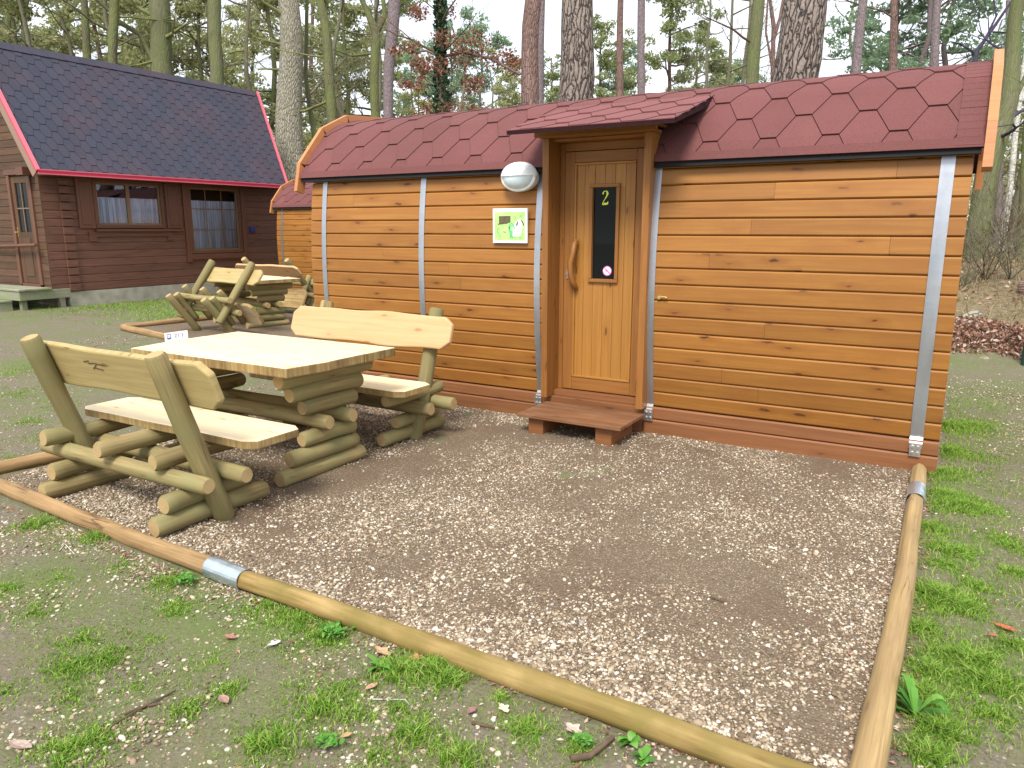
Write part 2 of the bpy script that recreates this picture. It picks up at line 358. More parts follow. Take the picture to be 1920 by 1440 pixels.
def leafmat(name, cols, trans=.5, rough=.7):
    k = N(name); c = k.ramp(k.rnd(), [(i/(len(cols)-1), q) for i, q in enumerate(cols)])
    k.out(c, rough, 0, .25)
    t = k.t.nodes.new('ShaderNodeBsdfTranslucent'); k.l(c, t.inputs[0]); ms = k.t.nodes.new('ShaderNodeMixShader'); ms.inputs[0].default_value = trans
    k.l(k.b.outputs[0], ms.inputs[1]); k.l(t.outputs[0], ms.inputs[2]); k.l(ms.outputs[0], k.t.nodes['Material Output'].inputs[0]); return k.m
M['needle'] = leafmat('pine_needles', [(.19, .23, .10), (.31, .36, .16), (.42, .46, .23)])
M['needle2'] = leafmat('olive_foliage', [(.24, .26, .11), (.39, .41, .19), (.54, .55, .30)])
M['needle3'] = leafmat('bluegreen_needles', [(.15, .25, .14), (.27, .39, .24), (.38, .48, .31)])
M['deadleaf'] = leafmat('dead_oak_leaves', [(.17, .065, .04), (.26, .115, .075), (.33, .17, .11)], .25)
M['ivy'] = leafmat('ivy_leaves', [(.012, .035, .018), (.03, .075, .03), (.06, .13, .05)], .15, .4)
M['grass'] = leafmat('grass_blades', [(.08, .17, .022), (.15, .30, .03), (.27, .43, .06), (.46, .47, .17)], .35, .5)
M['drygrass'] = leafmat('dry_grass', [(.14, .13, .055), (.27, .22, .115), (.50, .43, .28)], .25)
M['weed'] = leafmat('bright_weed_leaves', [(.06, .19, .025), (.11, .29, .04), (.18, .38, .07)], .3, .4)
M['litter'] = leafmat('leaf_litter', [(.15, .07, .045), (.24, .12, .08), (.36, .20, .13), (.60, .50, .42)], .1)
def pebmat():
    k = N('pebbles'); c = k.ramp(k.rnd(), [(0, (.09, .065, .043)), (.25, (.175, .127, .08)), (.45, (.265, .20, .13)), (.66, (.39, .31, .21)), (.86, (.58, .51, .40)), (.96, (.70, .66, .56)), (1, (.26, .24, .23))])
    n = k.noise(k.ob(), 220, 2); c = k.mix(k.ramp(n, [(.35, 0), (.7, .35)]), c, (.30, .22, .15)); return k.out(c, .75, 0, .3)
M['pebble'] = pebmat()
def gravel():
    k = N('gravel_bed_soil'); v = k.n('TexVoronoi'); v.inputs['Scale'].default_value = 95; k.l(k.ob(), v.inputs[0])
    big = k.noise(k.ob(), 1.3, 4, .6); fine = k.noise(k.ob(), 60, 5, .7)
    c = k.mix(k.ramp(fine, [(.3, 0), (.72, 1)]), (.105, .077, .05), (.225, .172, .118))
    sp = k.n('SeparateColor'); k.l(v.outputs['Color'], sp.inputs[0])
    g = k.math('MULTIPLY', k.math('GREATER_THAN', sp.outputs[0], .45), k.ramp(v.outputs['Distance'], [(.28, 1), (.42, 0)]))
    c = k.mix(k.math('MULTIPLY', g, .8), c, k.mix(sp.outputs[1], (.26, .18, .11), (.55, .47, .36)))
    c = k.mix(k.ramp(big, [(.42, 0), (.62, .5)]), c, (.13, .085, .055))
    k.bump(k.math('ADD', k.math('MULTIPLY', v.outputs['Distance'], -1.), fine), .8, .008); return k.out(c, .93, 0, .2)
M['gravel'] = gravel()
def soil():
    k = N('trodden_mossy_soil'); big = k.noise(k.ob(), .9, 5, .62); mid = k.noise(k.ob(), 5, 5, .65); fine = k.noise(k.ob(), 70, 5, .7)
    c = k.mix(k.ramp(fine, [(.3, 0), (.72, 1)]), (.105, .085, .062), (.235, .200, .150))
    c = k.mix(k.ramp(mid, [(.40, 0), (.66, .7)]), c, (.135, .145, .055))
    c = k.mix(k.ramp(big, [(.46, 0), (.66, .7)]), c, (.115, .16, .042))
    v = k.n('TexVoronoi'); v.inputs['Scale'].default_value = 48; k.l(k.ob(), v.inputs[0]); sp = k.n('SeparateColor'); k.l(v.outputs['Color'], sp.inputs[0])
    g = k.math('MULTIPLY', k.math('GREATER_THAN', sp.outputs[0], .72), k.ramp(v.outputs['Distance'], [(.2, 1), (.32, 0)]))
    c = k.mix(k.math('MULTIPLY', g, k.ramp(mid, [(.35, .9), (.6, .25)])), c, k.mix(sp.outputs[1], (.32, .27, .19), (.58, .54, .46)))
    # forest floor beyond the clearing
    a = k.n('TexCoord'); sx = k.n('SeparateXYZ'); k.l(a.outputs['Object'], sx.inputs[0])
    far = k.ramp(k.math('ADD', k.math('MULTIPLY', sx.outputs[1], .1), k.math('MULTIPLY', mid, .2)), [(.0, 0), (1, 1)])
    f = k.math('MULTIPLY', k.math('GREATER_THAN', k.math('ADD', sx.outputs[1], k.math('MULTIPLY', mid, 1.5)), 11.9), 1.)
    c = k.mix(k.math('MULTIPLY', f, .85), c, k.mix(k.ramp(k.noise(k.ob(), 14, 5, .7), [(.35, 0), (.65, 1)]), (.10, .065, .04), (.27, .21, .12)))
    k.bump(k.math('ADD', mid, fine), .7, .012); return k.out(c, .95, 0, .2)
M['soil'] = soil()
# ---------------------------------------------------------------- the ground
def gridmesh(name, xs, ys, hf, mat, skip=None):
    v = np.array([(x, y, hf(x, y)) for y in ys for x in xs]); nx = len(xs)
    f = [(j*nx+i, j*nx+i+1, (j+1)*nx+i+1, (j+1)*nx+i) for j in range(len(ys)-1) for i in range(nx-1)]
    return npmesh(name, v, np.array(f), np.zeros(len(f)), mat, smooth=True)
def ticks(lo, a, b, hi, fine, n):
    t = np.linspace(0, 1, n)**2
    return list(a-(a-lo)*t[::-1][:-1])+list(np.arange(a, b, fine))+list(b+(hi-b)*t)
tag(gridmesh('ground', ticks(-300, -6.5, 2, 300, .05, 50), ticks(-60, .6, 6, 300, .05, 50), lambda x, y: gh(x, y)+(.006*noise.noise(Vector((x*5, y*5, 1)))+.004*noise.noise(Vector((x*14, y*14, 4))) if abs(x+2) < 4.6 and .5 < y < 7 else 0), M['soil']), kind='structure')
def bedh(x, y):
    return .010+.012*noise.noise(Vector((x*1.3, y*1.3, 0)))+.006*noise.noise(Vector((x*6, y*6, 3)))
tag(gridmesh('gravel_bed', list(np.arange(-5.22, -.03, .06)), list(np.arange(2.13, 5.62, .06)), bedh, M['gravel']), kind='structure')
ob2 = gridmesh('gravel_bed', list(np.arange(0, 5.5, .2)), list(np.arange(0, 4.6, .2)), lambda x, y: .014, M['gravel'])
ob2.location = (-11.42, 7.08, 0); ob2.rotation_euler = (0, 0, R(-8)); tag(ob2, kind='structure')
# pebbles -------------------------------------------------------
t = (1+5**.5)/2
ICO = np.array([(-1, t, 0), (1, t, 0), (-1, -t, 0), (1, -t, 0), (0, -1, t), (0, 1, t), (0, -1, -t), (0, 1, -t), (t, 0, -1), (t, 0, 1), (-t, 0, -1), (-t, 0, 1)])/math.hypot(1, t)
ICF = np.array([(0, 11, 5), (0, 5, 1), (0, 1, 7), (0, 7, 10), (0, 10, 11), (1, 5, 9), (5, 11, 4), (11, 10, 2), (10, 7, 6), (7, 1, 8), (3, 9, 4), (3, 4, 2), (3, 2, 6), (3, 6, 8), (3, 8, 9), (4, 9, 5), (2, 4, 11), (6, 2, 10), (8, 6, 7), (9, 8, 1)])
def pebbles(name, P, S, label, seed):
    r = np.random.RandomState(seed); n = len(P); a = r.rand(n)*6.283
    sc3 = S[:, None]*np.stack([1+.5*r.rand(n), .75+.35*r.rand(n), .42+.35*r.rand(n)], 1)
    V = ICO[None]*sc3[:, None, :]*(1+.22*(r.rand(n, 12, 1)-.5))
    tl = (r.rand(n)-.5)*.7; V[..., 2] += V[..., 0]*tl[:, None]
    c, s = np.cos(a)[:, None], np.sin(a)[:, None]
    X = V[..., 0]*c-V[..., 1]*s; Y = V[..., 0]*s+V[..., 1]*c
    V = np.stack([X, Y, V[..., 2]], -1)+P[:, None, :]
    Fc = ICF[None]+12*np.arange(n)[:, None, None]
    rn = np.repeat(r.rand(n), 20)
    return tag(npmesh(name, V.reshape(-1, 3), Fc.reshape(-1, 3), rn, M['pebble'], smooth=True), label, 'gravel', kind='stuff')
def fbm(x, y, s, o=0): return noise.noise(Vector((x*s+o, y*s, o)))+.5*noise.noise(Vector((x*s*2.3, y*s*2.3, o+5)))
pts = []; sz = []
while len(pts) < 105000:
    x = rng.uniform(-5.18, -.08); y = 2.16+3.4*rng.random()**1.25
    dn = .31+.66*fbm(x, y, 1.1, 2)+.35*fbm(x, y, 4, 8)
    e = min(x+5.2, -.06-x, y-2.1)
    if e < .5: dn += .35*(1-e/.5)
    if rng.random() < dn:
        r0 = .0028+.0050*rng.random()**2.8+(.005 if rng.random() < .02 else 0)
        r0 *= 1+.45*max(0., (3.6-y)/1.5)*rng.random()
        pts.append((x, y, bedh(x, y)+r0*.25)); sz.append(r0)
pebbles('gravel', np.array(pts), np.array(sz), 'cream and brown pebbles covering the terrace in front of the orange cabin', 3)
pts = []; sz = []
while len(pts) < 24000:
    if rng.random() < .45: x = rng.uniform(-4.5, .1); y = 2.05-1.1*rng.random()**1.6
    elif rng.random() < .5: x = rng.uniform(.03, 1.6); y = rng.uniform(1.2, 9.5)
    else: x = rng.uniform(-11, -5.3); y = rng.uniform(1.2, 7.5)
    if x < -.1 and x > -5.2 and y > 2.08: continue
    dn = .25+.8*fbm(x, y, 1.6, 12)
    if 0 < x < 1.6 and 6.2 < y < 9: dn += .4
    if rng.random() < dn:
        r0 = .0032+.006*rng.random()**2.4+(.006 if rng.random() < .02 else 0)
        pts.append((x, y, gh(x, y)+r0*.2)); sz.append(r0)
pebbles('scattered_pebbles', np.array(pts), np.array(sz), 'pale pebbles strewn over the trodden grass outside the log edging', 4)
# grass -----------------------------------------------------------
def blades(name, P, Hh, W, label, mat, cat='grass', seed=5, bend=.8, kind='stuff'):
    r = np.random.RandomState(seed); n = len(P); a = r.rand(n)*6.283; b = r.rand(n)*6.283; l = Hh*(.3+bend*r.rand(n))
    dx = np.stack([np.cos(a), np.sin(a), a*0], 1)*W[:, None]; bd = np.stack([np.cos(b), np.sin(b), b*0], 1)*l[:, None]
    z = np.zeros((n, 3)); z[:, 2] = Hh
    p0 = P-dx; p1 = P+dx; m0 = P-dx*.8+z*.55+bd*.3; m1 = P+dx*.8+z*.55+bd*.3; tp = P+z*.85+bd
    V = np.stack([p0, p1, m1, m0, tp], 1).reshape(-1, 3); o = 5*np.arange(n)[:, None]
    Fc = np.concatenate([o+np.array([[0, 1, 2]]), o+np.array([[0, 2, 3]]), o+np.array([[3, 2, 4]])], 0)
    rn = np.clip(r.rand(n)*.75+.25*r.rand(n), 0, 1); rn = np.concatenate([rn, rn, rn])
    o2 = npmesh(name, V, Fc, rn, M[mat]); 
    if kind: tag(o2, label, cat, kind=kind)
    return o2
# photo places of the grass clumps (x, y, radius m, count, height m)
CL = [(70, 985, .13, 420, .045), (180, 1010, .12, 420, .045), (110, 1085, .16, 260, .02), (15, 1105, .08, 200, .03), (320, 1090, .11, 380, .028), (330, 1135, .10, 260, .025),
      (155, 1200, .16, 500, .025), (200, 1235, .12, 500, .03), (130, 1255, .12, 350, .03), (500, 1140, .16, 500, .03), (560, 1165, .18, 700, .035), (610, 1195, .13, 900, .03),
      (575, 1150, .10, 500, .035), (640, 1165, .08, 350, .035), (750, 1262, .12, 500, .055), (810, 1262, .13, 700, .06), (840, 1280, .08, 300, .055), (120, 1410, .14, 600, .035), (180, 1385, .10, 400, .03),
      (350, 1330, .09, 250, .03), (425, 1295, .06, 220, .025), (520, 1395, .13, 420, .045), (600, 1330, .12, 350, .04), (480, 1400, .08, 200, .04), (780, 1380, .10, 420, .05), (860, 1425, .10, 380, .05),
      (985, 1370, .08, 450, .035), (1085, 1405, .07, 420, .02), (640, 1295, .12, 200, .03), (130, 1310, .12, 200, .02), (330, 1150, .08, 150, .025), (745, 1330, .07, 150, .03), (940, 1310, .05, 120, .03),
      (1770, 800, .22, 900, .06), (1820, 800, .25, 700, .05), (1780, 850, .22, 900, .06), (1765, 890, .16, 700, .06), (1770, 930, .14, 500, .05), (1800, 950, .2, 800, .05), (1830, 955, .15, 500, .04),
      (1790, 1035, .12, 700, .04), (1770, 1060, .08, 300, .03), (1760, 1120, .13, 900, .06), (1800, 1140, .12, 500, .05), (1830, 1100, .1, 300, .03), (1880, 1010, .1, 250, .025), (1905, 1075, .09, 300, .03), (1890, 1025, .1, 250, .03),
      (1820, 1240, .13, 700, .05), (1850, 1280, .12, 600, .05), (1780, 1230, .1, 300, .04), (1730, 1310, .10, 450, .06), (1760, 1370, .10, 450, .05), (1740, 1420, .08, 300, .05), (1860, 1340, .1, 300, .03), (1900, 1210, .08, 150, .03),
      (20, 700, .35, 350, .025), (60, 790, .3, 300, .025), (110, 760, .3, 300, .025), (20, 860, .2, 200, .02), (440, 725, .1, 120, .03), (1290, 838, .07, 160, .02), (60, 690, .5, 500, .03), (30, 740, .4, 500, .03), (150, 700, .4, 300, .02), (90, 820, .2, 300, .025), (230, 1060, .12, 200, .02), (400, 1240, .12, 200, .02), (250, 1290, .14, 260, .02), (560, 1290, .14, 260, .02), (60, 1150, .14, 260, .02), (670, 1340, .12, 260, .03), (1740, 990, .14, 500, .04), (1725, 1180, .1, 400, .04), (1745, 1260, .1, 400, .045), (10, 1300, .1, 150, .025), (280, 1200, .1, 120, .02), (700, 1420, .1, 150, .03)]
P = []; Hh = []; W = []
for (x, y, r0, n, h) in CL:
    c = G(x, y)
    for _ in range(int(n*(2.3 if x > 1700 else 1.6))):
        a = rng.random()*6.283; q = r0*1.15*rng.random()**.8*(1+.5*math.sin(a*3+x)); px = c.x+q*math.cos(a)*1.05; py = c.y+q*math.sin(a)*.95
        if -5.2 < px < -.02 and 2.13 < py < 5.5 and y > 900 or (-5.5 < px < .05 and 5.45 < py < 8): continue
        P.append((px, py, gh(px, py)-.002)); Hh.append(h*rng.uniform(.45, 1.3)*(1-.5*q/r0)); W.append(rng.uniform(.0014, .0032))
for (x, y, r0, n, h) in CL:                                  # thinner short growth spreading from every clump
    c = G(x, y)
    for _ in range(int(n*1.1)):
        px = c.x+rng.gauss(0, r0*1.1); py = c.y+rng.gauss(0, r0*.9)
        if -5.2 < px < -.02 and 2.13 < py < 5.5 and y > 900 or (-5.5 < px < .05 and 5.45 < py < 8): continue
        P.append((px, py, gh(px, py)-.002)); Hh.append(rng.uniform(.006, .02)); W.append(rng.uniform(.001, .0022))
for _ in range(9000):                                        # irregular sward along the right edging log
    py = rng.uniform(1.6, 8.2); px = .02+abs(rng.gauss(0, .38)); n_ = fbm(px, py, 2.6, 60)+.5*fbm(px, py, 9, 61)
    if py > 5.4 and px < .07: continue
    if n_+.32-.25*px < 0: continue
    P.append((px, py, gh(px, py)-.002)); Hh.append(rng.uniform(.012, .05)); W.append(rng.uniform(.0012, .0026))
for _ in range(26000):                                       # thin cover over the trodden soil
    if rng.random() < .4: px = rng.uniform(-6, 1.6); py = rng.uniform(.9, 2.0)
    elif rng.random() < .35: px = rng.uniform(.05, 1.8); py = rng.uniform(1.2, 9.5)
    else: px = rng.uniform(-13, -5.3); py = rng.uniform(1.0, 8.5)
    if rng.random() > .18+.9*fbm(px, py, 2.2, 30): continue
    P.append((px, py, gh(px, py)-.002)); Hh.append(rng.uniform(.006, .022)); W.append(rng.uniform(.001, .0022))
blades('grass_tufts', np.array(P), np.array(Hh), np.array(W), 'short green grass tufts growing in the trodden soil around the log edging', 'grass', seed=6)
P = []; Hh = []; W = []
for _ in range(42000):                                       # strip of lawn below the house and round the second terrace
    py = rng.uniform(7.2, 13.5); px = rng.uniform(-16.5, -9.5)
    if -15.6 > px and py > 8.7: continue
    lim = .28+fbm(px, py, .9, 40)*.9+(.5 if px < -11.8 and 8.6 < py < 12.5 else 0)-(.4 if py < 7.8 else 0)
    if -11.45 < px and py < 11.5: continue
    if rng.random() > lim: continue
    P.append((px, py, gh(px, py)-.002)); Hh.append(rng.uniform(.02, .06)); W.append(rng.uniform(.003, .006))
blades('lawn_strip', np.array(P), np.array(Hh), np.array(W), 'bright green lawn strip along the foundation of the dark house', 'grass', seed=7)
P = []; Hh = []; W = []
for _ in range(30000):                                       # dry grass on the bank at the right
    px = rng.uniform(-1.2, 6); py = rng.uniform(11.4, 22)
    if rng.random() > .55+.6*fbm(px, py, 1.1, 50): continue
    P.append((px, py, gh(px, py)-.01)); Hh.append(rng.uniform(.05, .3)*rng.random()+.03); W.append(rng.uniform(.003, .008))
blades('dry_grass', np.array(P), np.array(Hh), np.array(W), 'tangled straw coloured grass on the bank behind the leaf heap', 'drygrass', seed=8, bend=1.6)
def litter(name, P, S, label, mat='litter', seed=9, kind='stuff', flat=.5, cat='leaves', parent=None):
    r = np.random.RandomState(seed); n = len(P)
    u = r.randn(n, 3); u[:, 2] *= flat; u /= np.linalg.norm(u, axis=1)[:, None]; v = r.randn(n, 3); v[:, 2] *= flat; v -= u*(u*v).sum(1)[:, None]; v /= np.linalg.norm(v, axis=1)[:, None]
    w3 = np.cross(u, v); u *= S[:, None]; v *= (S*.55)[:, None]; w3 *= (S*.25)[:, None]
    V = np.stack([P-u, P-v*.9+w3, P+u, P+v*.9+w3], 1).reshape(-1, 3); o = 4*np.arange(n)[:, None]
    Fc = np.concatenate([o+np.array([[0, 1, 2]]), o+np.array([[0, 2, 3]])], 0); rn = r.rand(n)
    ob = npmesh(name, V, Fc, np.concatenate([rn, rn]), M[mat], parent)
    if kind: tag(ob, label, cat, kind=kind)
    return ob
P = []
for _ in range(14000):
    px = rng.uniform(-1.5, 2.4); t = rng.random(); py = 10.72+1.3*t+.12*math.sin(px*4)
    P.append((px, py, gh(px, py)+.05*rng.random()+.24*math.sin(math.pi*min(1, t*1.1))*rng.random()**.7*(1+.5*noise.noise(Vector((px*2.5, 3, 0))))))
litter('dead_leaf_heap', np.array(P), np.array([rng.uniform(.012, .045) for _ in P]), 'heap of reddish brown dead leaves and stones at the foot of the bank', flat=1)
P = [(rng.uniform(-1.5, 7), rng.uniform(12, 24)) for _ in range(5000)]
litter('forest_leaf_litter', np.array([(x, y, gh(x, y)+.02) for x, y in P]), np.array([rng.uniform(.02, .055) for _ in P]), 'brown fallen leaves scattered over the forest floor on the bank', seed=10)
P = [(rng.uniform(-4.5, 1.5), rng.uniform(1.0, 2.0)) for _ in range(260)]+[(rng.uniform(.1, 1.2), rng.uniform(2, 10)) for _ in range(240)]+[(rng.uniform(-5.1, -.15), rng.uniform(2.2, 5.2)) for _ in range(90)]
P += [(rng.uniform(-5.1, -.1), 2.07-.052-.05*rng.random()**1.6) for _ in range(420)]+[(rng.uniform(-5.1, -.1), 2.07+.055+.06*rng.random()**1.6) for _ in range(420)]+[(-.06+s_*(.05+.05*rng.random()**1.6), rng.uniform(1.9, 5.4)) for _ in range(300) for s_ in (-1, 1)]+[(rng.uniform(-5.4, 0), 5.44-.12*rng.random()**1.5) for _ in range(260)]
litter('leaf_crumbs', np.array([(x, y, gh(x, y)+.008) for x, y in P]), np.array([rng.uniform(.004, .014) for _ in P]), 'small brown crumbs of bark and leaf on the soil and gravel', seed=12, flat=.15)
# ---------------------------------------------------------------- camping barrel cabin
X0, X1 = -5.5, .03
def yb(z): return 5.5-.088*(1-((z-1.17)/.97)**2) if .2 < z < 2.14 else 5.5
ROOFP = [(5.425, 2.085), (5.49, 2.19), (5.61, 2.335), (5.80, 2.525), (5.98, 2.63), (6.2, 2.69), (6.7, 2.735)]
ROOFP = ROOFP+[(13.4-y, z) for y, z in ROOFP[-2::-1]]
def polyparam(prof):
    acc = [0]
    for a, b in zip(prof, prof[1:]): acc.append(acc[-1]+math.dist(a, b))
    def f(s):
        k = 0
        while k < len(prof)-2 and s > acc[k+1]: k += 1
        t = (s-acc[k])/(acc[k+1]-acc[k]); a, b = prof[k], prof[k+1]
        p = (a[0]+(b[0]-a[0])*t, a[1]+(b[1]-a[1])*t)
        def nrm(i): a, b = prof[i], prof[i+1]; l = math.dist(a, b); return (-(b[1]-a[1])/l, (b[0]-a[0])/l)
        n0 = nrm(k); n1 = nrm(k-1) if t < .5 and k > 0 else (nrm(k+1) if t >= .5 and k < len(prof)-2 else n0)
        wgt = abs(t-.5); n = (n0[0]*(1-wgt)+n1[0]*wgt, n0[1]*(1-wgt)+n1[1]*wgt); l = math.hypot(*n)
        return p, (n[0]/l, n[1]/l)
    return f, acc
def tiles(mb, surf, x0, x1, smax, per, p, soff, fh, wh, smin=0, step=.06, lift=(.012, .002), gap=.0022, mi=0, holes=()):
    row = -3; mid = []
    while soff+row*p < smax:
        s0 = soff+row*p; k = 0
        n0 = int((x0-per)/per)-1
        for k in range(n0, int((x1+per)/per)+2):
            c = k*per+(per/2 if row % 2 else 0)
            if c+wh < x0 or c-wh > x1: continue
            sa, sb = max(s0+(.007 if p > .17 else .004), smin), min(s0+2*p, smax)
            if sb-sa < .01: continue
            lv = sorted(set([sa, sb]+[q for q in [s0+p] if sa < q < sb]+[sa+(sb-sa)*i/max(1, int((sb-sa)/step)) for i in range(1, max(1, int((sb-sa)/step)))]))
            rn = rng.random(); rows = []
            for s in lv:
                t = (s-s0)/p; hw = fh+(wh-fh)*(t if t < 1 else 2-t)-gap
                a, b = max(c-hw, x0), min(c+hw, x1); lf = lift[0]+(lift[1]-lift[0])*(s-s0)/(2*p)
                rows.append((a, b, s, lf))
            for r1, r2 in zip(rows, rows[1:]):
                if r1[1]-r1[0] < .002 and r2[1]-r2[0] < .002: continue
                q = [surf(r1[0], r1[2], r1[3]), surf(r1[1], r1[2], r1[3]), surf(r2[1], r2[2], r2[3]), surf(r2[0], r2[2], r2[3])]
                mb.face(q, None, mi, rn)
                if r1[2] < s0+p-.001:
                    mb.face([surf(r1[0], r1[2], 0), q[0], q[3], surf(r2[0], r2[2], 0)], None, mi, rn)
                    mb.face([q[1], surf(r1[1], r1[2], 0), surf(r2[1], r2[2], 0), q[2]], None, mi, rn)
            r1 = rows[0]
            if r1[1]-r1[0] > .002:
                mb.face([surf(r1[0], r1[2], 0), surf(r1[1], r1[2], 0), surf(r1[1], r1[2], r1[3]), surf(r1[0], r1[2], r1[3])], None, mi, rn)
        row += 1
def boardprof(z0, z1, yf, th=.028, c=.009, inv=1):
    y0, y1 = yf(z0), yf(z1)
    return [(y0+c*inv, z0), (y0+th*inv, z0), (y1+th*inv, z1), (y1+c*inv, z1), (y1, z1-c*1.1), (y0, z0+c*1.1)]
def boardrow(mb, z0, z1, yf, spans, ax='x', mi=0, inv=1, joint=.35, th=.028):
    v = rng.random()*30
    for a, b in spans:
        cuts = [a]
        if b-a > 1.2 and rng.random() < joint: cuts.append(a+(b-a)*rng.uniform(.2, .8))
        cuts.append(b)
        for q, r_ in zip(cuts, cuts[1:]): mb.prism(boardprof(z0, z1, yf, th, inv=inv), q+.0008, r_-.0008, ax, mi, v0=v+rng.random()*3)
cab = thing('camping_barrel', 'orange varnished barrel shaped cabin with red hexagonal shingles and door number 2', 'cabin', (-2.75, 6.7, 0), 0, 'orange barrel cabins')
OFF = Vector((-2.75, 6.7, 0))
def local(mb, off=OFF):
    mb.v = [(a-off.x, b-off.y, c-off.z) for a, b, c in mb.v]; return mb
DX0, DX1 = -2.90, -2.0
mb = MB(); BZ = [.222+.1205*k for k in range(16)]+[2.145]
for z0, z1 in zip(BZ, BZ[1:]):
    boardrow(mb, z0+.0022, z1-.0022, yb, [(X0, DX0+.03), (DX1-.0, X1)])
    boardrow(mb, z0+.001, z1-.001, lambda z: 13.4-yb(z), [(X0, X1)], inv=-1)
    # end boards
    for xe, s in ((X0, 1), (X1, -1)):
        ya, yc = yb((z0+z1)/2)+.03, 13.4-yb((z0+z1)/2)-.03
        mb.prism([(xe+.005*s, z0+.001), (xe, z0+.007), (xe, z1-.007), (xe+.005*s, z1-.001), (xe+.028*s, z1-.001), (xe+.028*s, z0+.001)], ya, yc, 'y')
local(mb).build('wall', M['wall'], cab)
mb = MB()                                                   # gable infill above the eave + dark core
f_, acc = polyparam(ROOFP)
core = [(5.515, .05), (13.4-5.515, .05), (13.4-5.455, 1.2), (13.4-5.5, 2.1)]+[(y, z-.03) for y, z in ROOFP[-2:0:-1]]+[(5.5, 2.1), (5.455, 1.2)]
mb.prism(core, X0+.03, DX0+.04, 'x'); mb.prism(core, DX1-.04, X1-.03, 'x'); 
core2 = [(5.66, .05)]+core[1:-3]+[(5.66, 2.35)]
mb.prism(core2, DX0+.04, DX1-.04, 'x')
for xe, s in ((X0, 1), (X1, -1)):
    z = 2.146
    for z1 in (2.265, 2.385, 2.50, 2.60, 2.69):
        def yr(zz):
            for (a, b), (c, d) in zip(ROOFP, ROOFP[1:]):
                if b <= zz+.03 <= d: return a+(c-a)*(zz+.03-b)/(d-b)
            return 6.6
        mb.prism([(yr(z)+.02, z), (13.4-yr(z)-.02, z), (13.4-yr(z1)-.02, z1-.004), (yr(z1)+.02, z1-.004)], xe, xe+.0285*s, 'x', 1)
        z = z1
local(mb).build('gable_infill', [M['dark'], M['wall']], cab)
mb = MB()
for a, b in ((X0, DX0+.02), (DX1-.02, X1)):
    mb.prism(boardprof(.124, .221, lambda z: 5.462), a, b, 'x'); mb.prism(boardprof(-.02, .121, lambda z: 5.455), a, b, 'x')
mb.prism(boardprof(.124, .221, lambda z: 13.4-5.462, inv=-1), X0, X1, 'x'); mb.prism(boardprof(-.02, .121, lambda z: 13.4-5.455, inv=-1), X0, X1, 'x')
mb.box(X0, X0+.03, 5.53, 7.88, -.02, .22, 'y'); mb.box(X1-.03, X1, 5.53, 7.88, -.02, .22, 'y')
local(mb).build('base_board', M['base'], cab)
# roof
def surfR(x, s, l):
    p, n = f_(s); return (x, p[0]+n[0]*l, p[1]+n[1]*l)
mb = MB(); SM = acc[-1]; RX0, RX1 = -5.60, .072
n = 60; GX0, GX1 = -2.886, -1.989; SG = SM*9/n            # gap in the roof edge where the door box stands
for i in range(n):
    s0, s1 = SM*i/n, SM*(i+1)/n
    for xa, xb in ([(RX0, GX0), (GX1, RX1)] if i < 9 else [(RX0, RX1)]):
        mb.face([surfR(xa, s0, 0), surfR(xb, s0, 0), surfR(xb, s1, 0), surfR(xa, s1, 0)], None, 1)
        mb.face([surfR(xb, s0, -.025), surfR(xa, s0, -.025), surfR(xa, s1, -.025), surfR(xb, s1, -.025)], None, 1)
mb.v = [tuple(v) for v in mb.v]
tiles(mb, surfR, RX0, GX0, SM/2, .4, .2, .135, .052, .148); tiles(mb, surfR, GX1, RX1, SM/2, .4, .2, .135, .052, .148)
tiles(mb, surfR, GX0, GX1, SM/2, .4, .2, .135, .052, .148, smin=SG)
tiles(mb, lambda x, s, l: surfR(x, SM-s, l), RX0, RX1, SM/2, .4, .2, .135, .052, .148)
for xa, xb in ((-.075, .072),):                              # verge strip of starter tiles, right end
    for i in range(12):
        s0 = .0+.29*i; s1 = min(SM, s0+.287)
        if s0 > SM-.05: break
        mm = [s0+(s1-s0)*q/5 for q in range(6)]; rn = rng.random()
        for u, v in zip(mm, mm[1:]): mb.face([surfR(xa, u, .0145), surfR(xb, u, .0145), surfR(xb, v, .0135), surfR(xa, v, .0135)], None, 0, rn)
        mb.face([surfR(xa, s0, 0), surfR(xb, s0, 0), surfR(xb, s0, .0145), surfR(xa, s0, .0145)], None, 0, rn); mb.face([surfR(xa, s0, 0), surfR(xa, s0, .0145), surfR(xa, s1, .0135), surfR(xa, s1, 0)], None, 0, rn)
for k in range(1, 8):                                        # drip edge rolled over the eave
    pass
for a, b in ((RX0, GX0), (GX1, RX1)): mb.prism([(5.408, 2.078), (5.425, 2.076), (5.45, 2.13), (5.434, 2.136)], a, b, 'x', 0, .2)
roofo = local(mb).build('roof', [M['shred'], M['underfelt']], cab)
mb = MB(); [mb.prism([(5.420, 2.040), (5.50, 2.040), (5.52, 2.12), (5.43, 2.075)], a, b, 'x') for a, b in ((RX0+.01, GX0), (GX1, RX1-.01))]; local(mb).build('eave_fascia', M['black'], roofo)
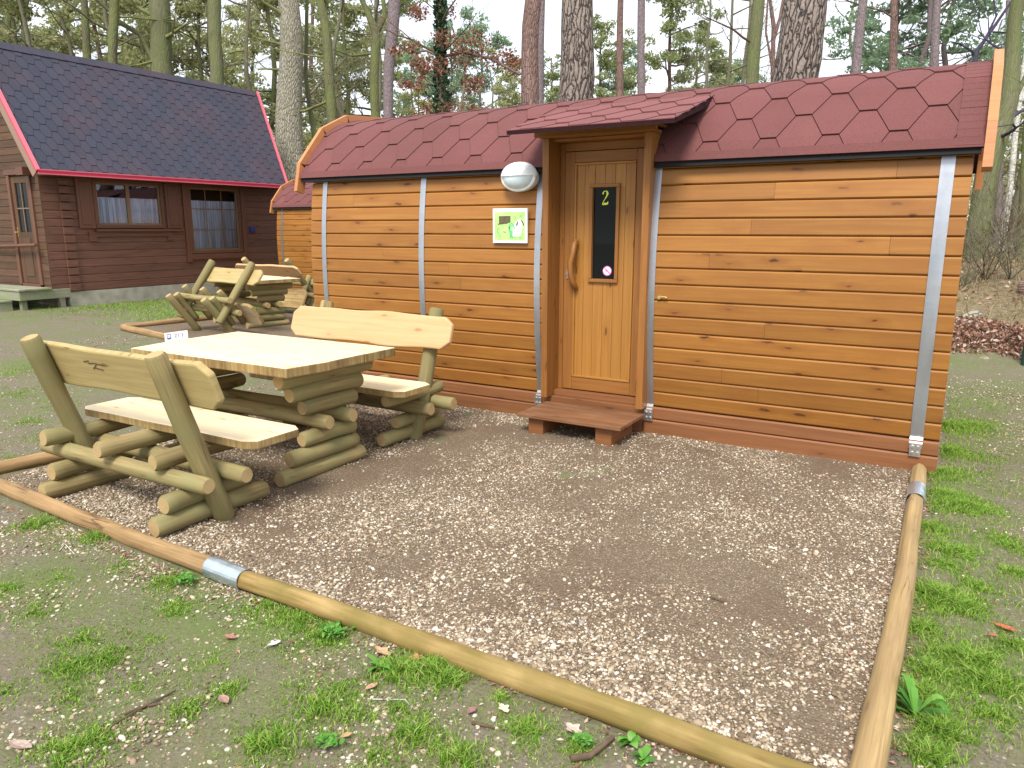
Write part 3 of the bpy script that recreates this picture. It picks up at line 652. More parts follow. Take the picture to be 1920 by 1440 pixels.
for xa, cw in ((RX0-.041, .040), (RX1+.001, .055)):                              # verge caps, four pieces each side
    mb = MB(); VP = [(5.365, 1.955), (5.43, 2.225), (5.755, 2.585), (6.125, 2.752), (6.7, 2.795)]; VP = VP+[(13.4-y, z) for y, z in VP[-2::-1]]
    for a, b in zip(VP, VP[1:]):
        d = Vector((b[0]-a[0], b[1]-a[1])).normalized(); nn = Vector((d.y, -d.x))*.10
        a2 = Vector(a)+d*.0008; b2 = Vector(b)-d*.0008
        mb.prism([tuple(a2), tuple(b2), (b2.x+nn.x, b2.y+nn.y), (a2.x+nn.x, a2.y+nn.y)], xa, xa+cw, 'x')
    local(mb).build('verge_board', M['verge'], cab, bevel=.002)
# straps
for xs, wd in ((-5.325, .055), (-4.14, .058), (-2.955, .055), (-1.965, .05), (-.105, .078)):
    mb = MB(); zs = [.165, .2]+[.24+k*.1 for k in range(19)]+[2.12]
    for a, b in zip(zs, zs[1:]):
        ya, yc = yb(max(a, .221))-.006, yb(max(b, .221))-.006
        if a < .22: ya = 5.4535
        if b < .225: yc = 5.4535
        q = [(xs-wd/2, ya, a), (xs+wd/2, ya, a), (xs+wd/2, yc, b), (xs-wd/2, yc, b)]
        mb.face(q, [(0, a), (wd, a), (wd, b), (0, b)]); e = .004
        mb.face([q[1], (xs+wd/2, ya+e, a), (xs+wd/2, yc+e, b), q[2]]); mb.face([(xs-wd/2, ya+e, a), q[0], q[3], (xs-wd/2, yc+e, b)])
    st = local(mb).build('tension_strap', M['galv'], cab)
    mb = MB(); mb.box(xs-.034, xs+.034, 5.440, 5.452, .112, .205, 'z')
    for sx in (-.016, .016):
        for sz_ in (.14, .182): mb.tube([(xs+sx, 5.442, sz_), (xs+sx, 5.430, sz_)], [.0105, .0105], 6)
    local(mb).build('anchor_bracket', M['chrome'], st, bevel=.002)
# door surround -----------------------------------------------
fr = MB()
fr.box(-2.885, -2.83, 5.36, 5.64, .215, 2.285, 'z'); fr.box(-2.045, -1.99, 5.36, 5.64, .215, 2.285, 'z')
fr.box(-2.905, -1.965, 5.345, 5.40, 2.286, 2.335, 'x'); fr.box(-2.829, -2.046, 5.42, 5.75, 2.2635, 2.284, 'x'); fr.box(-2.8845, -2.830, 5.641, 5.80, 2.0, 2.30, 'z'); fr.box(-2.045, -1.9905, 5.641, 5.80, 2.0, 2.30, 'z'); fr.box(-2.884, -1.991, 5.401, 5.84, 2.286, 2.318, 'x')
fr.box(-2.829, -2.79, 5.565, 5.64, .262, 2.262, 'z'); fr.box(-2.085, -2.046, 5.565, 5.64, .262, 2.262, 'z'); fr.box(-2.789, -2.086, 5.57, 5.64, 2.20, 2.263, 'x')
local(fr).build('door_surround', M['trim'], cab, bevel=.003)
mb = MB(); mb.box(-2.88, -2.0, 5.455, 5.62, .0, .212, 'x'); mb.box(-2.83, -2.045, 5.50, 5.63, .2125, .260, 'x'); local(mb).build('threshold', M['base'], cab, bevel=.003)
mb = MB()                                                   # leaf: stiles and rails, window hole left open
dx0, dx1, dz0, dz1 = -2.785, -2.09, .268, 2.195
mb.box(dx0, dx0+.085, 5.56, 5.60, dz0, dz1, 'z'); mb.box(dx1-.085, dx1, 5.56, 5.60, dz0, dz1, 'z')
mb.box(dx0+.0855, dx1-.0855, 5.56, 5.60, dz0, dz0+.105, 'x'); mb.box(dx0+.0855, dx1-.0855, 5.56, 5.60, dz1-.085, dz1, 'x')
door = local(mb).build('door', M['trim'], cab, bevel=.004)
mb = MB(); px0, px1 = dx0+.087, dx1-.087; pz0, pz1 = dz0+.107, dz1-.087; wx0, wx1, wz0, wz1 = -2.535, -2.335, 1.20, 1.915
nb = 6; bw = (px1-px0)/nb
for k in range(nb):
    a, b = px0+k*bw, px0+(k+1)*bw
    for (c, d) in ((pz0, wz0), (wz1, pz1)) if (b > wx0 and a < wx1) else ((pz0, pz1),):
        ov = [(a+.0006, b-.0006)] if d-c > 1.5 or not (a < wx0 < b or a < wx1 < b) or (c, d) != (0, 0) else []
        for (e, g) in ov: mb.prism([(e+.002, 5.571), (e, 5.574), (e, 5.59), (g, 5.59), (g, 5.574), (g-.002, 5.571)], c, d, 'z')
    if b > wx0 and a < wx0: mb.box(a+.0006, wx0, 5.571, 5.59, wz0, wz1, 'z')
    if b > wx1 and a < wx1: mb.box(wx1, b-.0006, 5.571, 5.59, wz0, wz1, 'z')
local(mb).build('door_panel', M['panel'], door)
mb = MB(); t_ = .018
mb.box(px0, px1, 5.553, 5.571, pz1-t_, pz1, 'x'); mb.box(px0, px1, 5.553, 5.571, pz0, pz0+t_, 'x'); mb.box(px0, px0+t_, 5.553, 5.571, pz0+t_, pz1-t_, 'z'); mb.box(px1-t_, px1, 5.553, 5.571, pz0+t_, pz1-t_, 'z')
local(mb).build('door_moulding', M['panel'], door, bevel=.004)
mb = MB(); g = .028
mb.box(wx0-g, wx1+g, 5.55, 5.572, wz1, wz1+g, 'x'); mb.box(wx0-g, wx1+g, 5.55, 5.572, wz0-g, wz0, 'x'); mb.box(wx0-g, wx0, 5.55, 5.572, wz0, wz1, 'z'); mb.box(wx1, wx1+g, 5.55, 5.572, wz0, wz1, 'z')
local(mb).build('window_frame', M['trim'], door, bevel=.004)
mb = MB(); mb.box(wx0-.005, wx1+.005, 5.578, 5.584, wz0-.005, wz1+.005, 'x'); local(mb).build('window_pane', M['darkglass'], door)
mb = MB(); mb.tube([(-2.668, 5.548, 1.50), (-2.668, 5.512, 1.47), (-2.672, 5.497, 1.40), (-2.690, 5.492, 1.33), (-2.690, 5.494, 1.25), (-2.676, 5.502, 1.18), (-2.668, 5.52, 1.145), (-2.668, 5.55, 1.12)], [.02, .025, .024, .026, .025, .023, .024, .021], 10)
local(mb).build('door_handle', M['trim'], door, True)
mb = MB(); mb.box(-2.757, -2.743, 5.554, 5.561, 1.19, 1.27, 'z'); mb.tube([(-2.75, 5.556, 1.235), (-2.75, 5.545, 1.235)], [.011, .010], 10); local(mb).build('keyhole_plate', M['chrome'], door)
# sticker marks
def ribbon(mb, pts, wd, y, th=.0008, mi=0):
    """flat strip of varying width in an X-Z plane at depth y; a real piece of vinyl"""
    pts = [Vector((p[0], p[1])) for p in pts]
    if not isinstance(wd, (list, tuple)): wd = [wd]*len(pts)
    L = []; Rr = []
    for i, p in enumerate(pts):
        d = (pts[min(i+1, len(pts)-1)]-pts[max(i-1, 0)]).normalized(); n = Vector((-d.y, d.x))*wd[i]/2; L.append(p+n); Rr.append(p-n)
    for i in range(len(pts)-1):
        q = [L[i], Rr[i], Rr[i+1], L[i+1]]
        mb.face([(a.x, y, a.y) for a in q], None, mi)
def disc(mb, cx, cz, rx, rz, y, mi=0, n=28):
    mb.face([(cx+rx*math.cos(2*math.pi*k/n), y, cz+rz*math.sin(2*math.pi*k/n)) for k in range(n)], None, mi)
mb = MB(); cx, cz, s = -2.436, 1.832, .056                  # the figure 2 in a bold serif style
two = [(-.30, .55, .16), (-.38, .68, .20), (-.26, .92, .10), (0, 1.0, .07), (.24, .88, .20), (.32, .62, .26), (.22, .34, .18), (-.02, -.05, .10), (-.26, -.42, .09), (-.42, -.72, .08)]
mid2 = []
for a, b in zip(two, two[1:]):
    for q in range(3): t = q/3; mid2.append(tuple(a[i]+(b[i]-a[i])*t for i in range(3)))
mid2.append(two[-1])
ribbon(mb, [(cx+p[0]*s, cz+p[1]*s) for p in mid2], [p[2]*s*1.2 for p in mid2], 5.5765)
ribbon(mb, [(cx-.46*s, cz-.80*s), (cx+.10*s, cz-.76*s), (cx+.34*s, cz-.74*s), (cx+.43*s, cz-.42*s)], [.26*s, .32*s, .28*s, .07*s], 5.5764)
local(mb).build('door_number', M['yellow'], door)
mb = MB(); cx, cz = -2.405, 1.265; disc(mb, cx, cz, .040, .040, 5.5774); disc(mb, cx, cz, .034, .034, 5.5769, 1)
ribbon(mb, [(cx-.024, cz+.026), (cx+.026, cz-.024)], .0065, 5.5762); ribbon(mb, [(cx-.018, cz-.001), (cx+.005, cz-.001)], .006, 5.5765, mi=2); ribbon(mb, [(cx+.006, cz+.004), (cx+.014, cz+.010), (cx+.016, cz+.016)], .002, 5.5765, mi=2)
local(mb).build('no_smoking_sticker', [M['pink'], M['stickerwhite'], M['ink']], door)
# canopy
mb = MB(); CP = [(5.0, 2.312), (5.45, 2.445), (5.90, 2.585)]
cf, ca = polyparam(CP)
def surfC(x, s, l):
    p, n = cf(s); return (x, p[0]+n[0]*l, p[1]+n[1]*l)
cs = ca[-1]
mb.prism([(5.005, 2.284), (5.92, 2.53), (5.90, 2.582), (5.45, 2.442), (5.0, 2.309)], -3.0, -1.70, 'x', 1)
tiles(mb, surfC, -3.0, -1.70, cs, .4, .2, -.06, .052, .148, gap=.002)
can = local(mb).build('canopy', [M['shcanopy'], M['underfelt']], cab)
mb = MB(); mb.box(-2.93, -1.94, 5.30, 5.345, 2.29, 2.345, 'x'); mb.box(-2.90, -2.86, 5.346, 5.66, 2.336, 2.355, 'y'); mb.box(-2.01, -1.97, 5.346, 5.66, 2.336, 2.355, 'y'); local(mb).build('canopy_beam', M['trim'], can, bevel=.003)
# little brass tap on the wall
mb = MB(); mb.tube([(-1.90, 5.435, 1.09), (-1.90, 5.395, 1.09)], [.016, .014], 10); mb.tube([(-1.90, 5.40, 1.09), (-1.855, 5.392, 1.096), (-1.835, 5.392, 1.09)], [.006, .006, .008], 8)
local(mb).build('brass_lock', M['brass'], cab, True)
# second cabin: same build without the door extras
cab2 = copy_tree(cab)
cab2.location = (-2.75-8.36, 6.7+7.15, 0); cab2['label'] = 'smaller looking distant barrel cabin with red roof between dark house and large cabin'
# step, lamp, poster -----------------------------------------
st = thing('door_step', 'reddish brown slatted wooden step on two blocks below the cabin door', 'step', (-2.42, 5.15, 0))
so_ = Vector((-2.42, 5.15, 0))
mb = MB(); ys = [4.905, 5.03, 5.155, 5.28, 5.40]
for a, b in zip(ys, ys[1:]): mb.box(-2.85, -1.98, a+.002, b-.003, .150, .176, 'x')
local(mb, so_).build('tread', M['tread'], st, bevel=.003)
for a in (-2.775, -2.20):
    mb = MB(); mb.box(a, a+.13, 4.955, 5.38, -.01, .149, 'y'); local(mb, so_).build('support_block', M['base'], st, bevel=.004)
lp = thing('wall_lamp', 'white oval bulkhead lamp with frosted glass on the cabin wall left of the door', 'wall lamp', (-3.115, 5.425, 2.005))
def dome(mb, a, c, d, y0, z_lo=-1., z_hi=1., n=28, m=9, mi=0, pw=2.):
    """bulging oval shell facing -Y"""
    rows = []
    for i in range(m+1):
        f = math.sin(.5*math.pi*(1-i/m)); dep = math.cos(.5*math.pi*(1-i/m))
        rows.append([(a*f*math.copysign(abs(math.cos(t))**.9, math.cos(t)), y0-d*dep, max(c*z_lo, min(c*z_hi, c*f*math.sin(t)))) for t in [2*math.pi*k/n for k in range(n)]])
    for i in range(m):
        for k in range(n):
            k2 = (k+1) % n; q = [rows[i][k], rows[i][k2], rows[i+1][k2], rows[i+1][k]]
            mb.face(q[::-1] if False else q, None, mi)
mb = MB(); n = 28
mb.prism([(.158*math.cos(2*math.pi*k/n), .112*math.sin(2*math.pi*k/n)) for k in range(n)], -.045, .02, 'y'); mb.v = [(x, y, z) for x, y, z in mb.v]; mb.build('lamp_base', M['white'], lp, True, bevel=.004)
mb = MB(); dome(mb, .140, .098, .078, -.045); mb.build('lamp_glass', M['lampglass'], lp, True, ang=80)
mb = MB(); T = [2*math.pi*k/40 for k in range(41)]; mb.tube([(.147*math.cos(t), -.047, .101*math.sin(t)) for t in T], [.016]*41, 8, cap=False); mb.build('lamp_rim', M['white'], lp, True, ang=80)
mb = MB(); dome(mb, .168, .120, .108, -.025, z_lo=.06); mb.build('lamp_hood', M['white'], lp, True, ang=80)
po = thing('picture_sign', 'white framed square sign with light green picture beside the cabin door', 'sign', (-3.205, 5.405, 1.62))
mb = MB(); mb.box(-.165, .165, -.012, .006, -.14, .14, 'x'); mb.build('sign_board', M['card'], po, bevel=.002)
mb = MB(); y = -.0135
mb.face([(-.147, y, -.118), (.145, y, -.118), (.145, y, .112), (-.147, y, .112)], None, 0)
mb.face([(-.118, y-.001, .008), (-.102, y-.001, .024), (-.105, y-.001, .078), (.008, y-.001, .08), (.008, y-.001, .028), (-.03, y-.001, .016)], None, 1)
blob = [(.03, -.085), (.10, -.085), (.118, -.02), (.122, .02), (.105, .05), (.085, .055), (.07, .035), (.05, .02), (.035, -.01)]
mb.face([(a, y-.0012, b) for a, b in blob], None, 2)
ribbon(mb, [(.068, .0), (.072, .018), (.08, .038)], [.012, .013, .004], y-.002, mi=3); ribbon(mb, [(.106, .046), (.124, .03), (.134, .002)], [.004, .011, .010], y-.002, mi=3)
for k in range(3): ribbon(mb, [(.022+.028*math.cos(t), -.03+.035*math.sin(t)) for t in [q*.5+k for q in range(9)]] if k < 1 else [(-.02+.02*k, .02-.03*k), (.0+.01*k, -.02-.03*k), (-.01+.02*k, -.10)], .010, y-.0021, mi=4)
ribbon(mb, [(-.115, -.06), (-.118, -.03), (-.105, -.02), (-.098, -.032)], .005, y-.002, mi=4); ribbon(mb, [(-.112, -.05), (-.10, -.085), (-.085, -.08)], .005, y-.002, mi=4); ribbon(mb, [(-.065, -.048), (-.035, -.052)], .008, y-.002, mi=4)
ribbon(mb, [(.05+.01*math.cos(t), .065+.012*math.sin(t)) for t in [q*.8 for q in range(9)]], .003, y-.002, mi=4); ribbon(mb, [(.108, .09), (.112, .07), (.104, .076), (.114, .082)], .004, y-.002, mi=4)
ribbon(mb, [(-.01, -.015), (.0, .012), (.02, .022), (.04, .008)], .008, y-.0021, mi=4); ribbon(mb, [(.04, -.088), (.055, -.092), (.06, -.11)], .005, y-.002, mi=4); ribbon(mb, [(.09, -.09), (.105, -.10), (.11, -.088)], .005, y-.002, mi=4)
mb.build('printed_picture', [M['postergreen'], M['posterdark'], M['card'], M['ink'], M['postermid']], po)
# ---------------------------------------------------------------- log benches and tables
def outline(L, z0, z1, r=.05, wav=.012, seed=0, n=22):
    rr = random.Random(seed); top = []; bot = []
    for k in range(n+1):
        t = k/n; x = -L/2+L*t; e = min(t, 1-t)*L
        c = r-math.sqrt(max(0, r*r-(r-e)**2)) if e < r else 0
        top.append((x, z1-c+wav*noise.noise(Vector((x*2.3, seed*7.1, 0))))); bot.append((x, z0+c+wav*noise.noise(Vector((x*2.3, seed*3.7, 4)))))
    return bot+top[::-1]
def make_bench(name, label, loc, rot=0, backmat='backolive', seed=1, group='log benches at the tables'):
    t = thing(name, label, 'bench', loc, rot, group); r = random.Random(seed)
    def lg(p0, p1, r0, m='log'):
        mb = MB(); mb.log(p0, p1, r0*r.uniform(.95, 1.05), r0*r.uniform(.92, 1.0)); return mb.build('log', [M[m], M['logend']], t, True)
    for x in (-.57, .50):
        lg((x, -.36, .056), (x+.02, .36, .056), .057); lg((x+.01, -.30, .162), (x, .22, .162), .052)
    lg((-.84, -.165, .262), (.72, -.17, .266), .051); lg((-.80, .07, .262), (.74, .06, .262), .050)
    for x, a in ((-.62, -.29), (-.10, -.27), (.375, -.25)): lg((x, a, .362), (x+.01, .37, .362), .050)
    for x in (-.60, .565):
        mb = MB(); mb.log((x, .03, -.01), (x, -.30, .975), .058, .055); mb.build('post', [M['log'], M['logend']], t, True)
    mb = MB(); ol = outline(1.62, .045, .43, .045, .014, seed); mb.prism(ol, .414, .462, 'z', 0, .5, seg=1); 
    for i in range(len(mb.f)-2): mb.mi[i] = 1
    mb.build('seat', [M['slab'], M['slabedge']], t, bevel=.006)
    # backrest board leans with the posts, fixed to their front face
    mb = MB(); ol = outline(1.68, -.138, .130, .06, .018, seed+5); mb.prism(ol, -.022, .022, 'z', 0, .5)
    d = Vector((0, -.33, .985)).normalized(); nrm = Vector((0, d.z, -d.y)); c = Vector((.0, .03, -.01))+d*.838+nrm*.081
    mb.v = [tuple(c+Vector((1, 0, 0))*a+d*b+nrm*e) for a, b, e in mb.v]
    # the carved mark on the rear of the board
    mb.build('backrest', [M[backmat]], t, bevel=.012)
    return t
def make_table(name, label, loc, rot=0, group='log tables'):
    t = thing(name, label, 'table', loc, rot, group); r = random.Random(9)
    def lg(p0, p1, r0):
        mb = MB(); mb.log(p0, p1, r0*r.uniform(.95, 1.04), r0*r.uniform(.94, 1.02)); mb.build('log', [M['log'], M['logend']], t, True)
    for x in (-.55, .57):
        for z, a, b in ((.055, -.42, .32), (.160, -.33, .26), (.263, -.22, .24), (.470, -.20, .26), (.572, -.30, .32), (.672, -.38, .42)):
            lg((x, a, z), (x+.015, b, z), .054)
    lg((-.74, -.09, .366), (.70, -.09, .366), .050); lg((-.74, .13, .366), (.70, .13, .366), .050)
    mb = MB()
    ys = [-.475, -.16, .165, .475]
    for a, b in zip(ys, ys[1:]):
        L = 1.60; o = r.uniform(-.015, .015)
        n = 16; low = [(-.80+o+L*k/n, a+.0015+(.010*noise.noise(Vector((k*.5, 1, 0))) if a < -.4 else 0)) for k in range(n+1)]; up = [(-.80+o+L*k/n, b-.0015+(.010*noise.noise(Vector((k*.5, 7, 0))) if b > .4 else 0)) for k in range(n+1)]
        if a < -.4: low[0] = (low[0][0]+.05, low[0][1]); low[-1] = (low[-1][0]-.05, low[-1][1])
        s0 = len(mb.f); mb.prism(low+up[::-1], .728, .788, 'z')
        for i in range(s0, len(mb.f)-2): mb.mi[i] = 1
    mb.build('tabletop', [M['slab'], M['slabedge']], t, bevel=.006)
    return t
b1 = make_bench('log_bench', 'rustic log bench in front of the near table, back towards the lawn', (-3.97, 2.55, 0.008), 0, 'backolive', 1)
b2 = make_bench('log_bench', 'rustic log bench with peach backrest between near table and cabin wall', (-4.07, 4.42, .008), math.pi, 'backpale', 4)
tb = make_table('log_table', 'near rustic log table with pale slab top standing on the gravel', (-4.06, 3.48, .008))
a2 = R(-12); c2 = Vector((-10.55, 8.55, 0)); 
def w2(x, y, z=0): return (c2.x+x*math.cos(a2)-y*math.sin(a2), c2.y+x*math.sin(a2)+y*math.cos(a2), z)
tb2 = copy_tree(tb); tb2.location = w2(.3, .15); tb2.rotation_euler = (0, 0, a2); tb2['label'] = 'far rustic log table with a bench tipped onto it from either side'
b3 = copy_tree(b1); b3['label'] = 'log bench tipped forward onto the far table, nearest to the dark house step'
b3.rotation_euler = (R(-54), 0, R(-9.4)); b3.location = (-9.73, 7.21, .275)
b4 = copy_tree(b2); b4['label'] = 'log bench tipped forward onto the far table from the barrel cabin side'
b4.rotation_euler = (R(-60), 0, R(180)); b4.location = (-11.2, 10.5, .285)
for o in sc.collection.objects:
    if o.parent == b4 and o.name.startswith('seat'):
        o.material_slots[0].link = 'OBJECT'; o.material_slots[0].material = M['slabedge']; o['label'] = 'brown seat slab'  # seat faces take the darker brown wood of the slab edges
# carved mark on near bench
mk = MB(); d = Vector((0, -.33, .985)).normalized(); nrm = Vector((0, d.z, -d.y)); c = Vector((-.16, .03, -.01))+d*.865+nrm*.0565
for pl in ([(-.10, .02), (-.04, .03)], [(-.06, .012), (.0, .02), (.10, .012)], [(-.03, -.02), (.02, .012)], [(-.01, -.012), (.07, -.018)]):
    q0 = len(mk.v); ribbon(mk, pl, .007, 0)
mk.v = [tuple(c+Vector((1, 0, 0))*a+d*e) for a, b, e in mk.v]; mk.build('carved_mark', M['twig'], [o for o in sc.collection.objects if o.parent == b1 and o.name.startswith('backrest')][0])
# number card on the table
cd = thing('number_card', 'small white card with blue emblem standing on the left end of the near table', 'card', (-4.84, 3.385, .797), R(90)); cd.scale = (1.25, 1, 1.1)
mb = MB(); n = 0; mb.box(-.075, .075, -.001, .001, 0, .06, 'x'); 
mb.build('card_face', M['card'], cd)
mb = MB(); y = -.0025
ribbon(mb, [(-.062, .048), (-.062, .018)], .003, y); ribbon(mb, [(-.062, .049), (-.038, .049)], .004, y); ribbon(mb, [(-.038, .049), (-.038, .018)], .003, y); ribbon(mb, [(-.06, .02), (-.038, .022)], .010, y); ribbon(mb, [(-.06, .034), (-.05, .038), (-.04, .034)], .003, y, mi=1)
ribbon(mb, [(-.012, .042), (-.006, .046), (0, .042), (-.006, .032), (-.012, .024), (.002, .024)], .0038, y); ribbon(mb, [(.008, .045), (.015, .043), (.012, .036), (.017, .030), (.008, .023)], .0038, y); ribbon(mb, [(.034, .040), (.038, .046), (.038, .022)], .0042, y)
mb.build('print', [M['bluemark'], M['cyanmark']], cd)
# ---------------------------------------------------------------- log edging
def edge(name, label, pts, r0, r1, mat='edging', seed=0, group='edging logs round the terraces'):
    mb = MB(); n = 60; P_ = [Vector(p) for p in pts]; L = [0]
    for a, b in zip(P_, P_[1:]): L.append(L[-1]+(b-a).length)
    out_ = []
    for k in range(n+1):
        s = L[-1]*k/n; i = 0
        while i < len(P_)-2 and s > L[i+1]: i += 1
        q = P_[i].lerp(P_[i+1], (s-L[i])/(L[i+1]-L[i])); out_.append(q+Vector((0, 0, .006*noise.noise(Vector((s*1.4, seed, 0))))))
    rad = [(r0+(r1-r0)*k/n)*(1+.07*noise.noise(Vector((k*.2, seed*3.1, 2)))+.05*max(0, noise.noise(Vector((k*.55, seed*1.7, 9))))) for k in range(n+1)]
    rad[0] -= .008; rad[-1] -= .008
    mb.tube(out_, rad, 24, 0, capmi=1, lump=.16); return tag(mb.build(name, [M[mat], M['logend']], None, True), label, 'edging log', group)
edge('edging_log', 'long greenish yellow edging log along the front of the gravel terrace', [(-2.72, 2.075, .034), (-1.46, 2.06, .036), (-.12, 2.04, .034)], .043, .045, 'edging', 1)
edge('edging_log', 'brown edging log in front of the near bench, left of the steel sleeve', [(-5.30, 2.19, .030), (-4.1, 2.12, .032), (-2.74, 2.08, .034)], .042, .043, 'edgingbrown', 2)
edge('edging_log', 'long tan edging log down the right side of the gravel terrace', [(-.060, 4.86, .035), (-.050, 3.5, .038), (-.062, 2.6, .038), (-.074, 1.9, .035)], .043, .047, 'edgingpale', 3)
edge('edging_log', 'short tan edging log stub between the cabin corner and the right sleeve', [(-.066, 5.44, .034), (-.060, 4.87, .035)], .042, .043, 'edgingpale', 4)
edge('edging_log', 'brown edging log on the left side of the near terrace behind the bench', [(-5.36, 2.25, .03), (-5.27, 2.9, .035), (-5.2, 4.6, .035)], .046, .05, 'edgingbrown', 5)
edge('edging_log', 'far edging log pointing from the second terrace corner towards the camera right', [(-11.46, 7.06, .04), (-9.0, 6.55, .04)], .055, .05, 'edgingbrown', 6)
edge('edging_log', 'far edging log running back from the second terrace corner to the lawn', [(-11.50, 7.1, .04), (-11.30, 9.6, .04)], .05, .05, 'edgingbrown', 7)
def sleeve(p0, p1, r0, label):
    mb = MB(); p0 = Vector(p0); p1 = Vector(p1); d = (p1-p0).normalized(); a = Vector((0, 0, 1)).cross(d).normalized(); b = d.cross(a); n = 26; m = 6
    for k in range(m):
        for j in range(n-3):
            def q(kk, jj, rr): t = -math.pi/2+.35+(2*math.pi-.7)*jj/(n-3); return p0.lerp(p1, kk/m)+(a*math.cos(t)+b*math.sin(t))*rr*(1+.02*math.sin(kk*2+jj))
            mb.face([q(k, j, r0), q(k, j+1, r0), q(k+1, j+1, r0), q(k+1, j, r0)]); mb.face([q(k, j, r0-.003), q(k+1, j, r0-.003), q(k+1, j+1, r0-.003), q(k, j+1, r0-.003)])
        if k in (0, m-1):
            kk = 0 if k == 0 else m
            for j in range(n-3): mb.face([q(kk, j, r0-.003), q(kk, j+1, r0-.003), q(kk, j+1, r0), q(kk, j, r0)])
    mb.v = [tuple(v) for v in mb.v]
    return tag(mb.build('pipe_sleeve', M['sleeve'], None, True, ang=60), label, 'metal sleeve', 'steel sleeves joining the edging logs')
sleeve((-2.88, 2.085, .034), (-2.63, 2.073, .035), .051, 'wide galvanised sheet sleeve joining two logs at the front edging')
sleeve((-.061, 4.99, .036), (-.060, 4.75, .036), .051, 'narrow blue grey steel sleeve on the right edging log near the cabin')
# ---------------------------------------------------------------- dark log house
ho = thing('log_house', 'dark brown log house with steep slate blue shingle roof and red edging', 'house', (-17.2, 11.4, 0)); HO = Vector((-17.2, 11.4, 0))
HX = -15.85; HY0, HY1 = 8.35, 14.75
mb = MB(); mb.box(-18.5, HX-.005, 8.72, HY1, -.1, .30, 'y'); local(mb, HO).build('foundation', M['foundation'], ho, bevel=.01)
mb = MB(); z = .305
WIN = [(9.42, 11.06, 1.60, 2.62), (11.62, 13.30, .98, 2.62)]
def cutspans(z0, z1, a, b, wins):
    sp = [(a, b)]
    for (c, d, e, f) in wins:
        if z1 > e+.02 and z0 < f-.02:
            ns = []
            for (p, q) in sp:
                if c > p and d < q: ns += [(p, c), (d, q)]
                else: ns.append((p, q))
            sp = ns
    return sp
while z < 2.62:
    z1 = z+.165
    for (a, b) in cutspans(z, z1, HY0+.03, HY1, WIN):
        mb.prism([(HX-.09, z), (HX-.012, z), (HX, z+.014), (HX, z1-.014), (HX-.012, z1), (HX-.09, z1)], a, b, 'y')
    z = z1
for k in range(14): mb.prism([(HX+.001, .31+.165*k), (HX+.045, .325+.165*k), (HX+.045, .31+.165*(k+1)-.016), (HX+.001, .31+.165*(k+1)-.002)], 8.72, 8.93, 'y')
mb.box(HX-.6, HX-.35, 8.5, HY1, .3, 2.6, 'y', 1); mb.box(-18.5, -16.46, 8.5, HY1, .3, 2.7, 'y', 1)
local(mb, HO).build('wall', [M['house'], M['dark']], ho)
mb = MB(); z = .305                                          # gable wall facing the camera, door hole
while z < 5.0:
    z1 = z+.145
    xr = min(HX-.002, -15.30-(z-2.70)*.6836-.109)
    xl = -18.4 if z < 2.7 else -18.4+(z-2.7)*.6
    sp = [(xl, xr)] if z > 2.55 else [(xl, -17.0), (-16.12, xr)]
    for a, b in sp:
        if b-a > .1: mb.prism([(8.372, z), (8.36, z+.008), (8.36, z1-.008), (8.372, z1), (8.42, z1), (8.42, z)], a, b, 'x', v0=rng.random()*9)
    z = z1
local(mb, HO).build('gable_wall', M['housegable'], ho)
mb = MB(); mb.box(-17.0, -16.90, 8.325, 8.40, .45, 2.66, 'z'); mb.box(-16.21, -16.115, 8.325, 8.40, .45, 2.66, 'z'); mb.box(-17.06, -16.06, 8.315, 8.40, 2.661, 2.77, 'x'); mb.box(-16.9, -16.21, 8.33, 8.40, .40, .47, 'x')
local(mb, HO).build('door_frame', M['housetrim'], ho, bevel=.008)
mb = MB(); mb.box(-16.895, -16.78, 8.36, 8.40, .475, 2.655, 'z'); mb.box(-16.33, -16.215, 8.36, 8.40, .475, 2.655, 'z'); mb.box(-16.779, -16.331, 8.36, 8.40, 2.50, 2.655, 'x'); mb.box(-16.779, -16.331, 8.362, 8.40, .475, 1.52, 'z'); mb.box(-16.70, -16.42, 8.35, 8.362, .62, 1.40, 'z')
hd = local(mb, HO).build('door', M['housegable'], ho, bevel=.008)
mb = MB(); mb.box(-16.779, -16.331, 8.385, 8.39, 1.521, 2.499, 'z'); local(mb, HO).build('door_pane', M['darkglass'], hd)
mb = MB(); mb.box(-16.572, -16.545, 8.365, 8.384, 1.521, 2.499, 'z'); mb.box(-16.779, -16.331, 8.362, 8.3835, 1.985, 2.01, 'x'); local(mb, HO).build('glazing_bar', M['sash'], hd)
mb = MB(); mb.tube([(-16.86, 8.36, 1.52), (-16.86, 8.31, 1.52), (-16.78, 8.30, 1.52)], [.012, .012, .01], 8); mb.box(-16.875, -16.845, 8.352, 8.359, 1.42, 1.62, 'z'); local(mb, HO).build('door_handle', M['brass'], hd, True)
mb = MB(); mb.tube([(-17.9, 8.25, 1.22), (-17.0, 8.22, 1.24), (-15.93, 8.2, 1.27)], [.035, .035, .035], 8); local(mb, HO).build('porch_rail', M['housetrim'], ho)
